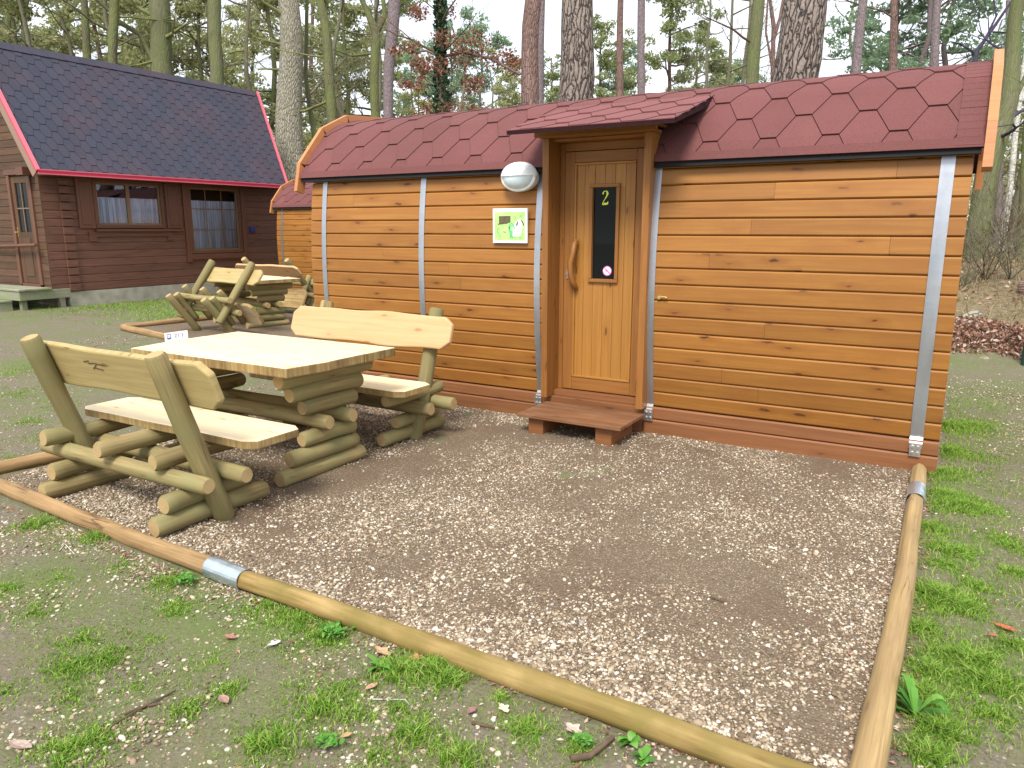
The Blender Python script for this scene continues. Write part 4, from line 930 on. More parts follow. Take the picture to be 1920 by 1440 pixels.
# windows on the long wall
def hwin(y0, y1, z0, z1, nv, nh, label=None, mull=None):
    mb = MB(); w_ = .07
    mb.box(HX-.08, HX+.025, y0, y1, z1-w_, z1, 'y'); mb.box(HX-.08, HX+.025, y0, y1, z0, z0+w_, 'y'); mb.box(HX-.08, HX+.025, y0, y0+w_, z0+w_, z1-w_, 'z'); mb.box(HX-.08, HX+.025, y1-w_, y1, z0+w_, z1-w_, 'z')
    wn = local(mb, HO).build('window', M['housetrim'], ho, bevel=.006)
    mb = MB(); a, b, c, d = y0+w_, y1-w_, z0+w_, z1-w_; t = .04
    mids = [a, b] if not mull else [a, mull, b]
    for p, q in zip(mids, mids[1:]):
        mb.box(HX-.06, HX-.01, p, q, c, c+t, 'y'); mb.box(HX-.06, HX-.01, p, q, d-t, d, 'y'); mb.box(HX-.06, HX-.01, p, p+t, c+t, d-t, 'z'); mb.box(HX-.06, HX-.01, q-t, q, c+t, d-t, 'z')
        for i in range(1, nv): yy = p+(q-p)*i/nv; mb.box(HX-.048, HX-.03, yy-.009, yy+.009, c+t, d-t, 'z')
        for i in range(1, nh): zz = c+(d-c)*i/nh; mb.box(HX-.047, HX-.031, p+t, q-t, zz-.009, zz+.009, 'y')
    local(mb, HO).build('sash', M['sash'], wn)
    mb = MB(); mb.face([(HX-.039, a, c), (HX-.039, b, c), (HX-.039, b, d), (HX-.039, a, d)]); local(mb, HO).build('pane', M['pane'], wn)
    mb = MB(); n = 120
    for i in range(n):
        u, v = a+(b-a)*i/n, a+(b-a)*(i+1)/n; xo = lambda q: HX-.062+.010*math.sin(q*70)+.006*math.sin(q*31)
        for (e, g_) in ((c, c+(d-c)*(.66 if mull else .8)),): mb.face([(xo(u), u, e), (xo(v), v, e), (xo(v), v, g_), (xo(u), u, g_)])
    local(mb, HO).build('curtain', M['curtain'], wn, True, ang=80)
hwin(9.42, 11.06, 1.60, 2.62, 1, 1, mull=10.22); hwin(11.70, 13.22, 1.0, 2.62, 3, 3)
for a, b in ((9.06, 9.40), (11.10, 11.48)):
    mb = MB(); mb.box(HX+.01, HX+.05, a, b, 1.60, 2.62, 'z'); mb.box(HX+.051, HX+.065, a+.06, b-.06, 1.67, 2.55, 'z'); sh = local(mb, HO).build('shutter', M['housetrim'], ho, bevel=.006)
mb = MB(); mb.box(HX+.001, HX+.09, 9.38, 11.5, 1.53, 1.585, 'y'); mb.box(HX+.001, HX+.035, 9.24, 11.24, 1.42, 1.53, 'y'); mb.box(HX+.001, HX+.035, 9.24, 9.4, 1.33, 1.42, 'y'); mb.box(HX+.001, HX+.035, 11.08, 11.24, 1.33, 1.42, 'y'); local(mb, HO).build('window_sill', M['housetrim'], ho, bevel=.005)
mb = MB(); mb.box(HX+.001, HX+.045, 11.56, 11.69, .80, 2.62, 'z'); mb.box(HX+.001, HX+.045, 13.23, 13.36, .80, 2.62, 'z'); mb.box(HX+.001, HX+.045, 11.691, 13.229, .86, .99, 'y'); local(mb, HO).build('window_surround', M['housetrim'], ho, bevel=.005)
mb = MB(); mb.box(HX+.001, HX+.08, 13.46, 13.6, 1.50, 1.64, 'y'); local(mb, HO).build('wall_socket_box', M['bluebox'], ho, bevel=.01)
# roof
EX, EZ, RX, RZ = -15.30, 2.70, -17.05, 5.26
sl_ = math.hypot(RX-EX, RZ-EZ); dr = Vector((RX-EX, 0, RZ-EZ))/sl_; nr_ = Vector((-dr.z, 0, dr.x))*-1
if nr_.x < 0: nr_ = -nr_
Y0r, Y1r = 8.10, 14.30
def surfH(x, s, l):
    y = Y0r+(Y1r-Y0r+.75*s/sl_)*(x/(Y1r-Y0r)); p = Vector((EX, y, EZ))+dr*s+nr_*l; return tuple(p)
mb = MB(); LY = Y1r-Y0r
P8 = [surfH(0, 0, 0), surfH(LY, 0, 0), surfH(LY, sl_, 0), surfH(0, sl_, 0)]; Q8 = [surfH(0, 0, -.09), surfH(LY, 0, -.09), surfH(LY, sl_, -.09), surfH(0, sl_, -.09)]
mb.face(P8, None, 1); mb.face(Q8[::-1], None, 1)
for i in range(4): j = (i+1) % 4; mb.face([Q8[i], Q8[j], P8[j], P8[i]], None, 1)
tiles(mb, surfH, 0, LY, sl_, .33, .155, .03, .055, .11, lift=(.012, .002), gap=.003, step=.2)
# other slope
rb = [(RX, Y0r, RZ), (RX, Y1r+.75, RZ), (-19.3, Y1r, 2.7), (-19.3, Y0r, 2.7)]; mb.face(rb, None, 0); mb.face([(a-.02, b, c-.1) for a, b, c in rb][::-1], None, 1)
rc = list(range(13))
for k in range(20):                                          # ridge caps
    y0 = Y0r+.34*k; 
    if y0 > Y1r+.5: break
    for sg in (1, -1):
        d_ = Vector((.12*1.0, 0, -.155)) if sg > 0 else Vector((-.14, 0, -.13))
        p = Vector((RX, y0, RZ+.03)); q = Vector((RX, y0+.345, RZ+.022)); mb.face([p, p+d_, q+d_, q] if sg > 0 else [p, q, q+d_, p+d_], None, 0, rng.random())
hr = local(mb, HO).build('roof', [M['shblue'], M['underfelt2']], ho)
mb = MB(); mb.box(EX-.01, EX+.045, Y0r-.03, Y1r+.02, EZ-.075, EZ-.005, 'y'); mb.box(EX+.0455, EX+.055, Y0r-.03, Y1r+.02, EZ-.012, EZ+.012, 'y', 1); mb.box(EX+.0455, EX+.058, Y0r-.03, Y1r+.02, EZ-.085, EZ-.066, 'y', 1)
local(mb, HO).build('eave_edging', [M['red'], M['pinkedge']], hr)
for yy, sk in ((Y0r-.045, 0), (Y1r+.005, .75)):
    mb = MB()
    def vb(o0, o1, ya, yb_, mi):
        c = []
        for s in (0-.03, sl_):
            for o in (o0, o1):
                for y in (ya, yb_): c.append(Vector((EX, yy+y+sk*max(0, s)/sl_, EZ))+dr*s+nr_*o)
        for f4 in ((0, 1, 3, 2), (4, 6, 7, 5), (0, 2, 6, 4), (1, 5, 7, 3), (2, 3, 7, 6), (0, 4, 5, 1)): mb.face([tuple(c[i]) for i in f4], None, mi)
    vb(.005, .045, -.01, .05, 0); vb(-.03, .004, -.012, -.001, 1); vb(-.19, -.031, -.004, .04, 2)
    local(mb, HO).build('verge_edging', [M['pinkedge'], M['red'], M['bargewood']], hr)
mb = MB(); mb.box(-15.8, -15.4, 8.3, 14.5, 2.62, 2.66, 'y'); mb.box(-16.2, -15.95, 8.13, 8.34, 2.63, 2.78, 'y'); local(mb, HO).build('soffit', M['housetrim'], hr)
# porch step
dk = thing('porch_deck', 'weathered grey green wooden porch deck with lower step at the house door', 'deck', (-16.8, 8.0, 0)); DO = Vector((-16.8, 8.0, 0))
mb = MB()
for k in range(5): mb.box(-19.0, -15.72, 7.66+.128*k, 7.66+.128*(k+1)-.006, .385, .42, 'x')
local(mb, DO).build('deck_board', M['deck'], dk, bevel=.004)
mb = MB(); mb.box(-19.0, -15.76, 7.68, 7.72, .20, .384, 'x'); mb.box(-15.80, -15.76, 7.721, 8.68, .20, .384, 'y'); local(mb, DO).build('fascia_board', M['deck'], dk, bevel=.004)
mb = MB(); mb.box(-19.0, -16.0, 7.36, 7.655, .165, .20, 'x'); mb.box(-19.0, -16.03, 7.38, 7.42, .0, .164, 'x'); mb.box(-16.07, -16.03, 7.421, 7.66, .0, .164, 'y'); local(mb, DO).build('lower_step', M['deck'], dk, bevel=.004)
mb = MB(); mb.box(-15.95, -15.85, 7.75, 7.85, -.02, .2, 'z'); mb.box(-15.95, -15.85, 8.5, 8.6, -.02, .2, 'z'); local(mb, DO).build('foot_post', M['deck'], dk)
# ---------------------------------------------------------------- trees
def trunk(name, label, pts, mat, cat='tree', twigs=0, seed=0, group='tree trunks behind the cabins', lump=.06, flare=1.25, segs=4, stubs=0, tw=None, boughs=()):
    """pts: (photo x, y, depth m, width in photo px) from the foot upwards"""
    P0 = [A(x, y, d) for x, y, d, w_ in pts]; r0 = [w_/2/F*d for x, y, d, w_ in pts]
    # carry the foot down to the soil and the top well above the frame
    a, b = P0[0], P0[1]; dirn = (a-b); base = a.copy()
    g = gh(a.x, a.y)-.15
    if a.z > g:
        t = (a.z-g)/max(.3, abs(dirn.normalized().z)); base = a+dirn.normalized()*t*.9; base.z = g
        P0.insert(0, base); r0.insert(0, r0[0]*flare)
    u = (P0[-1]-P0[-2]).normalized(); P0 += [P0[-1]+u*2.5, P0[-1]+u*6+Vector((.1, 0, 0))]; r0 += [r0[-1]*.85, r0[-1]*.5]
    pts2 = []; rad = []
    for i in range(len(P0)-1):
        for q in range(segs): t = q/segs; pts2.append(P0[i].lerp(P0[i+1], t)); rad.append(r0[i]+(r0[i+1]-r0[i])*t)
    pts2.append(P0[-1]); rad.append(r0[-1]); pts2 = [p+Vector((noise.noise(p*.5), noise.noise(p*.5+Vector((9, 0, 0))), 0))*rad[0]*.5 for p in pts2]
    o0 = pts2[0].copy(); th = thing(name, label, cat, o0, 0, group)
    mb = MB(); mb.tube([p-o0 for p in pts2], rad, 28 if r0[0] > .2 else 14, lump=lump); mb.build('trunk', M[mat], th, True, ang=80)
    r = random.Random(seed)
    mb = MB()
    if boughs:
        for bp in boughs:
            q = [A(x, y, d)-o0 for x, y, d, w_ in bp]; mq = MB(); mq.tube(q, [w_/2/F*bp[i][2] for i, w_ in enumerate([e[3] for e in bp])], 8, lump=.1); mq.build('bough', M[mat], th, True, ang=80)
    for _ in range(twigs):
        mb = MB()
        k = r.randrange(len(pts2)//3, len(pts2)-1); p = pts2[k]-o0; a_ = r.random()*6.283
        branch(mb, p, Vector((math.cos(a_), math.sin(a_), r.uniform(-.1, .7))).normalized(), rad[k]*r.uniform(.12, .3), r.uniform(.8, 2.4), 2, r); mb.build('branch', M[tw or mat], th, True, ang=80)
    return th, o0, pts2, rad
def branch(mb, p, d, r0, L, depth, r, sides=5, droop=.0, fork=3, tips=None):
    n = 4; P_ = [p.copy()]; rr = [r0]; q = p.copy(); dd = d.copy()
    for k in range(n):
        dd = (dd+Vector((r.uniform(-.3, .3), r.uniform(-.3, .3), r.uniform(-.2, .25)-droop))).normalized(); q = q+dd*L/n; P_.append(q.copy()); rr.append(max(.003, r0*(1-.6*(k+1)/n)))
        if depth > 0 and k > 0:
            for _ in range(r.choice((1, 1, 2)) if fork > 1 else 1):
                sd_ = (dd+Vector((r.uniform(-1, 1), r.uniform(-1, 1), r.uniform(-.5, .8)))*.9).normalized()
                branch(mb, q.copy(), sd_, rr[-1]*.6, L*r.uniform(.45, .7), depth-1, r, max(3, sides-1), droop, fork, tips)
    mb.tube(P_, rr, sides, cap=False)
    if tips is not None: tips.append(q.copy())
trunk('pine_tree', 'thick pine trunk with scaly bark rising behind the cabin roof right of the door', [(1501, 150, 10.2, 82), (1515, 0, 10.2, 78)], 'barkbig', twigs=0)
trunk('pine_tree', 'thick scaly pine trunk rising just above the cabin door canopy', [(1070, 195, 11.5, 66), (1087, 0, 11.5, 58)], 'barkbig')
trunk('pine_tree', 'straight red brown pine trunk left of the thick trunk above the door', [(989, 200, 16, 33), (998, 0, 16, 31)], 'barkred')
trunk('pine_tree', 'slim grey trunk close behind the red brown pine above the lamp', [(1014, 190, 20, 15), (1015, 0, 20, 13)], 'barkpurple')
trunk('pine_tree', 'large pale grey trunk standing between the dark house roof and the far barrel cabin', [(563, 335, 22, 52), (543, 170, 22, 46), (537, 0, 22, 37)], 'barkgrey', twigs=5, tw='branch', seed=2)
trunk('pine_tree', 'straight purple grey trunk right of the forked mossy tree', [(727, 225, 20, 18), (735, 0, 20, 23)], 'barkpurple')
trunk('forked_tree', 'mossy green tree forking near the picture top left of the grey trunk', [(702, 240, 21, 17), (703, 60, 21, 17), (685, 15, 21, 10), (665, -30, 21, 9)], 'barkmoss', tw='branch', boughs=[[(706, 62, 21, 11), (722, 30, 21, 9), (716, -20, 21, 8)], [(700, 100, 21, 5), (660, 105, 21.4, 4), (625, 92, 21.4, 3)]], twigs=3, seed=4)
trunk('mossy_tree', 'mossy green trunk with knotty side branches right of the large grey trunk', [(622, 250, 20, 20), (610, 60, 20, 17), (600, 0, 20, 15)], 'barkmoss', twigs=7, tw='branch', seed=5)
trunk('broken_tree', 'thin snapped mossy trunk leaning beside the large grey trunk', [(590, 250, 23, 10), (572, 140, 23, 8), (574, 60, 23, 7)], 'barkolive', twigs=3, tw='branch', seed=6)
trunk('beech_tree', 'olive brown smooth trunk behind the middle of the dark house roof', [(405, 165, 25, 24), (402, 0, 25, 24)], 'barkolive', twigs=5, tw='twigpale', seed=7)
trunk('beech_tree', 'thickest smooth green trunk behind the dark house roof', [(306, 150, 25, 38), (301, 0, 25, 36)], 'barkolive', twigs=6, tw='branch', seed=8, boughs=[[(288, 115, 25, 8), (262, 65, 25, 9), (222, 40, 24.5, 10), (205, 20, 24.5, 7), (170, -10, 24, 6)]])
trunk('mossy_tree', 'slender bright green mossy trunk left of the thickest house tree', [(214, 130, 24, 16), (214, 0, 24, 17)], 'barkmoss', twigs=6, tw='branch', seed=9)
trunk('mossy_tree', 'slender mossy trunk behind the left part of the dark roof', [(163, 120, 26, 15), (158, 0, 26, 12)], 'barkmoss', twigs=5, tw='branch', seed=10)
trunk('pine_tree', 'dim trunk above the dark roof next to the slender mossy trunks', [(126, 110, 30, 12), (126, 0, 30, 12)], 'barkolive', twigs=5, tw='twigpale', seed=11)
trunk('pine_tree', 'leftmost dim thin trunk above the dark roof ridge', [(15, 95, 30, 12), (13, 0, 30, 11)], 'barkolive', twigs=4, tw='twigpale', seed=12)
trunk('pine_tree', 'thin dark trunk above the ridge between leftmost trunk and dim trunk', [(46, 100, 28, 6), (44, 0, 28, 6)], 'barkmoss', twigs=5, tw='twig', seed=13)
trunk('pine_tree', 'slim reddish pine trunk between the thick trunk and the canopy right end', [(1160, 190, 20, 14), (1164, 0, 20, 11)], 'barkred')
trunk('pine_tree', 'slim purple grey pine trunk right of the slim reddish one', [(1201, 185, 18, 14), (1203, 0, 18, 14)], 'barkpurple')
trunk('beech_tree', 'grey green smooth trunk left of the thick right hand pine', [(1410, 165, 15, 25), (1423, 0, 15, 23)], 'barkolive', twigs=1, seed=14, tw='twig')
trunk('pine_tree', 'grey pine trunk right of the thick right hand pine', [(1606, 145, 16, 18), (1618, 0, 16, 16)], 'barkpurple')
trunk('pine_tree', 'short looking brown pine trunk under a green crown near the roof right end', [(1672, 140, 20, 15), (1675, 0, 20, 12)], 'barkred', twigs=5, tw='twig', seed=15)
trunk('pine_tree', 'dark slim pine trunk with green tuft close to the roof right end', [(1752, 130, 18, 16), (1760, 0, 18, 13)], 'barkpurple', twigs=4, tw='twig', seed=16)
trunk('young_tree', 'pinkish crooked young tree forking beside the thick right hand pine', [(1450, 150, 17, 9), (1452, 50, 17, 8), (1445, 0, 17, 6)], 'barkred', tw='barkred', boughs=[[(1452, 70, 17, 7), (1462, 35, 17, 6), (1470, -10, 17, 5)], [(1447, 120, 17, 5), (1436, 60, 17, 4), (1440, -10, 17, 3)]], twigs=3, seed=17)
trunk('forked_tree', 'dark bluish forked bare tree above the roof right corner', [(1828, 110, 17, 9), (1829, 98, 17, 8), (1850, 68, 17, 6), (1905, -10, 17, 4)], 'barkblue', tw='barkblue', boughs=[[(1829, 100, 17, 5), (1800, 82, 17, 4), (1782, 78, 17, 2)], [(1850, 68, 17, 4), (1868, 30, 17, 3.5), (1862, -10, 17, 3)], [(1862, 60, 17, 3.5), (1905, 62, 17, 3)]], twigs=3, seed=18)
trunk('leaning_tree', 'mossy green tree leaning right beyond the cabin right end', [(1832, 478, 15, 44), (1860, 330, 15, 40), (1893, 190, 15, 33), (1908, 80, 15, 26), (1912, 0, 15, 22)], 'barkolive', tw='barkblue', twigs=6, seed=19, boughs=[[(1895, 200, 15, 9), (1935, 120, 15, 8)]])
trunk('birch_tree', 'thin pale birch trunk right of the leaning mossy tree', [(1876, 470, 20, 13), (1888, 400, 20, 11), (1900, 300, 20, 10)], 'barkbirch', twigs=2, tw='twigpale', seed=20)
trunk('pine_tree', 'grey distant trunk behind the birch at the right edge', [(1873, 440, 28, 16), (1876, 300, 28, 15)], 'barkpurple', twigs=5, tw='twigpale', seed=21)
trunk('mossy_tree', 'dark mossy trunk foot at the right edge of the picture', [(1916, 470, 17, 24), (1918, 380, 17, 14), (1922, 300, 17, 12)], 'barkmoss', twigs=2, seed=22, tw='twig', flare=1.6)
# ivy clad tree
th, o0, pp, rr = trunk('ivy_tree', 'tree wrapped in dark green ivy with brown dead leaves around it', [(832, 215, 17, 17), (827, 100, 17, 17), (825, 0, 17, 17)], 'barkred', boughs=[[(834, 105, 17, 6), (870, 98, 17, 6), (920, 110, 16.6, 5), (975, 140, 16.4, 4)], [(830, 110, 17, 4), (800, 95, 17, 4), (765, 100, 17, 3)]], tw='twig', twigs=6, seed=23)
def scatter(centres, rads, per, rr_, squash=.7):
    P = []
    for c, ra in zip(centres, rads):
        n = int(per*ra/ (sum(rads)/len(rads)))
        v = rr_.randn(n, 3); v /= np.linalg.norm(v, axis=1)[:, None]; v *= (rr_.rand(n)**.45)[:, None]*ra; v[:, 2] *= squash; P.append(v+np.array(c))
    return np.concatenate(P)
P = []
for k in range(2600):
    i = rng.randrange(0, len(pp)-3); p = pp[i].lerp(pp[i+1], rng.random()); a = rng.random()*6.283; z_ = p.z
    if z_ > 5.0 and math.cos(a+.6) < -.1: continue
    r_ = rr[i]*(1.05+.9*rng.random()*(1.1 if 2.5 < z_ < 5.2 else .5)); P.append((p.x+r_*math.cos(a)-o0.x, p.y+r_*math.sin(a)-o0.y, p.z-o0.z))
litter('ivy', np.array(P), np.array([rng.uniform(.04, .08) for _ in P]), None, 'ivy', 31, None, 1, parent=th)
cen = [A(x, y, 17)+Vector((0, rng.uniform(-.6, .6), 0))-o0 for x, y in [(770, 105), (790, 95), (800, 120), (812, 135), (785, 130), (860, 80), (880, 90), (900, 100), (930, 95), (950, 120), (975, 130), (870, 120), (845, 130), (770, 160), (890, 160), (880, 150), (810, 165), (800, 30), (815, 10), (780, 20), (870, 200), (795, 205), (850, 205), (940, 105), (920, 82)]]
litter('dead_leaves', scatter([tuple(c) for c in cen], [rng.uniform(.18, .36) for _ in cen], 95, nr), np.array([nr.uniform(.035, .06) for _ in range(5000)])[:len(scatter([tuple(c) for c in cen], [.2]*len(cen), 95, np.random.RandomState(1)))] if False else np.full(1, .05), None, 'deadleaf', 32, None, 1, parent=th) if False else None
Pd = scatter([tuple(c) for c in cen], [rng.uniform(.18, .36) for _ in cen], 95, nr)
litter('dead_leaves', Pd, nr.uniform(.03, .06, len(Pd)), None, 'deadleaf', 32, None, 1, parent=th)
# background tree templates (trunk, limbs, crown), shared by many trees
def make_bg(kind, seed):
    r = random.Random(seed); q = np.random.RandomState(seed); root = bpy.data.objects.new('tree', None); sc.collection.objects.link(root)
    H_ = 14.; mb = MB(); pts = [Vector((noise.noise(Vector((k*.4, seed, 0)))*.5, noise.noise(Vector((k*.4, seed, 7)))*.5, H_*k/10-.2)) for k in range(11)]
    mb.tube(pts, [.17*(1-.075*k) for k in range(11)], 8)
    cs = []; rs = []
    if kind == 'pine': z0, nb, L, per, mat, sz_ = 5.5, 26, 2.3, 130, 'needle', (.05, .13)
    elif kind == 'dense': z0, nb, L, per, mat, sz_ = 1.5, 36, 2.3, 95, 'needle2', (.06, .14)
    elif kind == 'blue': z0, nb, L, per, mat, sz_ = 4.0, 30, 2.4, 120, 'needle3', (.05, .13)
    else: z0, nb, L, per, mat, sz_ = 2.5, 18, 3.0, 0, 'needle', (.05, .1)
    tips = []
    for k in range(nb):
        z_ = z0+(H_-z0-.3)*(k/nb); i = min(9, int(z_/H_*10)); p = pts[i].lerp(pts[i+1], z_/H_*10-i); a = r.random()*6.283
        l = L*(1-.55*((z_-z0)/(H_-z0))**1.3)*r.uniform(.5, 1.2)
        branch(mb, p, Vector((math.cos(a), math.sin(a), r.uniform(-.05, .6))).normalized(), .045*l/L+.012, l, 1 if kind != 'bare' else 3, r, 4, tips=tips, fork=1 if kind != 'bare' else 3)
    mb.build('trunk', M[{'pine': 'barkred', 'dense': 'barkmoss', 'blue': 'barkpurple', 'bare': 'twigpale'}[kind]], root, True, ang=80)
    if per:
        rs = [r.uniform(.28, .62) for _ in tips]; Pc = scatter([tuple(t) for t in tips], rs, per*.62, q, .55)
        litter('crown', Pc, q.uniform(sz_[0], sz_[1], len(Pc)), None, mat, seed, None, 1, parent=root)
    return root
TP = {k: [make_bg(k, s) for s in ss] for k, ss in dict(pine=(41, 42, 43), dense=(51, 52, 53), blue=(61, 62), bare=(71, 72, 73)).items()}
LBL = dict(pine='distant pine with loose olive green crown against the pale sky', dense='dense olive green tree filling the forest behind the dark house', blue='distant pine with cool blue green crown', bare='bare leafless tree with fine grey twigs in the distant wood')
SIDE = [(0, 450, 'behind the dark house roof'), (450, 760, 'between the dark house and the orange cabin roof'), (760, 1120, 'above the left half of the orange cabin roof'), (1120, 1560, 'above the cabin roof between the two thick pine trunks'), (1560, 2400, 'beyond the right end of the orange cabin')]
used = set()
def bg(kind, x, d, s=1., var=None):
    t = TP[kind][rng.randrange(len(TP[kind])) if var is None else var]; dd = ray(x, 428); p = CAM+dd*(d/F)
    o = t if t.name not in used else copy_tree(t); used.add(t.name)
    o.location = (p.x, p.y, gh(p.x, p.y)); o.rotation_euler = (0, 0, rng.random()*6.283); o.scale = (s*rng.uniform(.9, 1.15),)*2+(s,)
    lx, side = min(LAND, key=lambda q: abs(q[0]-x)); side = side+(', leftward' if x < lx-14 else ', rightward' if x > lx+14 else '')
    nm = {'pine': 'olive crowned pine', 'dense': 'dense olive evergreen', 'blue': 'cool green pine', 'bare': 'bare twiggy tree'}[kind]
    dist = 'far' if d > 36 else 'nearer'; lb = f'{dist} {nm} in the wood {side}'
    tag(o, lb, 'tree', f'{dist} {nm}s {side}')
LAND = [(15, 'behind the leftmost dim trunk'), (126, 'left of the bright mossy trunk'), (214, 'behind the bright green mossy trunk'), (306, 'behind the thickest smooth green trunk'), (404, 'behind the olive brown trunk'), (480, 'left of the large grey trunk'), (545, 'behind the large grey trunk'), (612, 'behind the knotty mossy trunk'), (702, 'behind the forked mossy tree'), (770, 'left of the ivy clad tree'), (832, 'behind the ivy clad tree'), (910, 'right of the ivy clad tree'), (998, 'behind the red brown pine'), (1087, 'behind the thick pine over the canopy'), (1164, 'behind the slim reddish pine'), (1220, 'right of the slim purple pine'), (1320, 'between slim pines and smooth trunk'), (1423, 'behind the smooth grey green trunk'), (1510, 'behind the thick right hand pine'), (1612, 'behind the grey pine right of it'), (1675, 'behind the short brown trunk'), (1750, 'behind the dark slim pine'), (1829, 'behind the dark forked tree'), (1900, 'behind the leaning mossy tree'), (2000, 'at the right picture edge')]
for k, s in TP.items():
    for t in s: t.name = {'pine': 'pine_tree', 'dense': 'evergreen_tree', 'blue': 'pine_tree', 'bare': 'bare_tree'}[k]
for x in range(-60, 760, 118): bg('dense', x+rng.uniform(-20, 20), rng.uniform(27, 34), rng.uniform(.85, 1.15))
for x in range(-30, 760, 110): bg(rng.choice(['pine', 'dense', 'pine']), x+rng.uniform(-30, 30), rng.uniform(38, 52), rng.uniform(1., 1.3))
for x in (20, 90, 160, 240, 330, 420, 490, 570, 650, 720): bg('bare', x, rng.uniform(26, 34), .9)
for x, d, s, k in [(780, 42, .78, 'blue'), (850, 40, .85, 'blue'), (905, 44, .95, 'blue'), (950, 40, .75, 'dense'), (790, 34, .55, 'dense'), (880, 30, .45, 'dense'), (960, 36, .6, 'dense'), (1030, 44, .8, 'pine'), (1120, 40, .85, 'pine'), (1150, 42, .8, 'blue'), (1240, 34, .95, 'pine'), (1290, 38, .8, 'pine'),
                   (1310, 24, .62, 'bare'), (1352, 22, .6, 'bare'), (1380, 26, .7, 'bare'), (1340, 40, .72, 'pine'), (1270, 46, .7, 'blue'), (1450, 24, .6, 'bare'), (1390, 40, .7, 'blue'), (1570, 30, .7, 'bare'), (1640, 26, .8, 'blue'), (1690, 24, .78, 'blue'), (1745, 26, .8, 'blue'), (1720, 30, .7, 'bare'), (870, 28, .6, 'bare'), (920, 30, .55, 'bare'),
                   (1860, 32, .8, 'bare'), (1900, 28, .7, 'bare'), (1830, 40, .8, 'bare'), (1930, 40, .9, 'pine'), (1890, 50, .6, 'dense'), (1980, 30, .9, 'dense'), (1845, 55, .5, 'dense'), (1560, 46, .7, 'pine'), (1500, 50, .7, 'pine'), (2060, 34, 1, 'pine')]:
    bg(k, x, d, s)
# far wood as one mass
P = []
for _ in range(30000):
    x = rng.uniform(-700, 2500); d = rng.uniform(58, 85); dd = ray(x, 428); p = CAM+dd*(d/F); hmax = 7.5+3.5*noise.noise(Vector((x*.006, 3, 0)))+(1.5 if x < 700 else 0)
    P.append((p.x, p.y, rng.random()**.8*hmax))
litter('distant_wood', np.array(P), nr.uniform(.15, .42, len(P)), 'hazy green far edge of the wood beyond the cabins', 'needle2', 77, flat=1, cat='wood')
# ---------------------------------------------------------------- right edge odds and ends
fp = thing('fence_post', 'dark green metal fence post at the right edge beside the leaf heap', 'fence post', (.83, 10.55, 0))
mb = MB(); mb.tube([(0, 0, -.2), (0, 0, 1.35)], [.045, .045], 14); mb.build('post', M['greenmetal'], fp, True)
mb = MB(); mb.tube([(0, 0, 1.35), (0, 0, 1.365), (0, 0, 1.39)], [.05, .05, .02], 14); mb.build('cap', M['greenmetal'], fp, True)
for i, (x, y, d, hgt) in enumerate([(1806, 545, 12.6, .9), (1842, 560, 12.9, .7), (1888, 560, 12.8, .8), (1862, 520, 14.5, 1.0), (1910, 520, 14.2, 1.1), (1822, 500, 15.5, .9), (1880, 490, 17, 1.2)]):
    p = A(x, y, d); p.z = gh(p.x, p.y); mb = MB(); r = random.Random(300+i)
    for _ in range(9): a = r.random()*6.283; branch(mb, Vector((0, 0, -.03)), Vector((math.cos(a)*.7, math.sin(a)*.7, 1)).normalized(), .012, hgt*r.uniform(.6, 1.1), 2, r, 4)
    o = mb.build('bare_shrub', M['twig' if i % 2 else 'twigpale'], None, True, ang=80); o.location = p
    tag(o, ['tangled bare shrub on the bank against the cabin corner', 'low bare shrub on the bank above the leaf heap', 'bare brown shrub on the bank beside the green fence post', 'bare shrub halfway up the bank below the birch', 'bare shrub halfway up the bank at the right picture edge', 'bare shrub at the foot of the leaning mossy tree', 'highest bare shrub on the bank next to the birch'][i], 'shrub', 'bare shrubs on the bank')
def deadlog(label, p0, p1, r0, mat):
    mb = MB(); mb.log(p0, p1, r0, r0*.8, 12, lump=.3, sag=.08); return tag(mb.build('fallen_log', [M[mat], M['logend']], None, True, ang=80), label, 'log')
deadlog('dark mossy fallen log on the forest floor behind the birch', (1.2, 22, 1.25), (4.0, 21, 1.35), .3, 'barkmoss')
deadlog('grey weathered log end poking from the bank beside the cabin corner', (.0, 11.55, .22), (.35, 12.0, .42), .09, 'barkgrey')
deadlog('brown rotten log lying on the bank by the right edge', (.95, 14.5, .62), (2.2, 14.2, .75), .16, 'barkred')
for i, (x, y, l, a) in enumerate([(1870, 560, .5, .6), (1905, 575, .35, 2.3), (1850, 545, .4, 2.9)]):
    p = G(x, y); mb = MB(); mb.tube([p+Vector((0, 0, .05)), p+Vector((math.cos(a)*l, math.sin(a)*l*.5, .12)), p+Vector((math.cos(a)*l*1.7, math.sin(a)*l, .10))], [.02, .016, .006], 6)
    tag(mb.build('stick', M['barkbirch'], None, True), ['bleached stick lying on the bank straw, middle of three', 'bleached stick lying on the bank nearest the fence post', 'highest bleached stick on the bank nearest the leaning tree'][i], 'stick')
# stones in the heap
for i, (x, y, r0) in enumerate([(1845, 678, .07), (1800, 672, .055), (1893, 672, .06), (1795, 612, .09)]):
    p = G(x, y); V = ICO*np.array([r0*1.2, r0, r0*.75])*(1+.2*(nr.rand(12, 1)-.5))+np.array([0, 0, r0*.4])
    o = npmesh('stone', V, ICF, np.zeros(20), plain('stone_%d' % i, (.30, .24, .19), .9, 0, .2, .4, 20, .5), smooth=True); o.location = p
    ss = o.modifiers.new('s', 'SUBSURF'); ss.levels = 2; ss.render_levels = 2
    tag(o, ['brown stone at the front foot of the leaf heap', 'brown stone of the leaf heap nearest the cabin wall', 'brown stone of the leaf heap beside the fence post', 'greyish stone high on the leaf heap by the cabin corner'][i], 'stone', 'stones in the leaf heap')
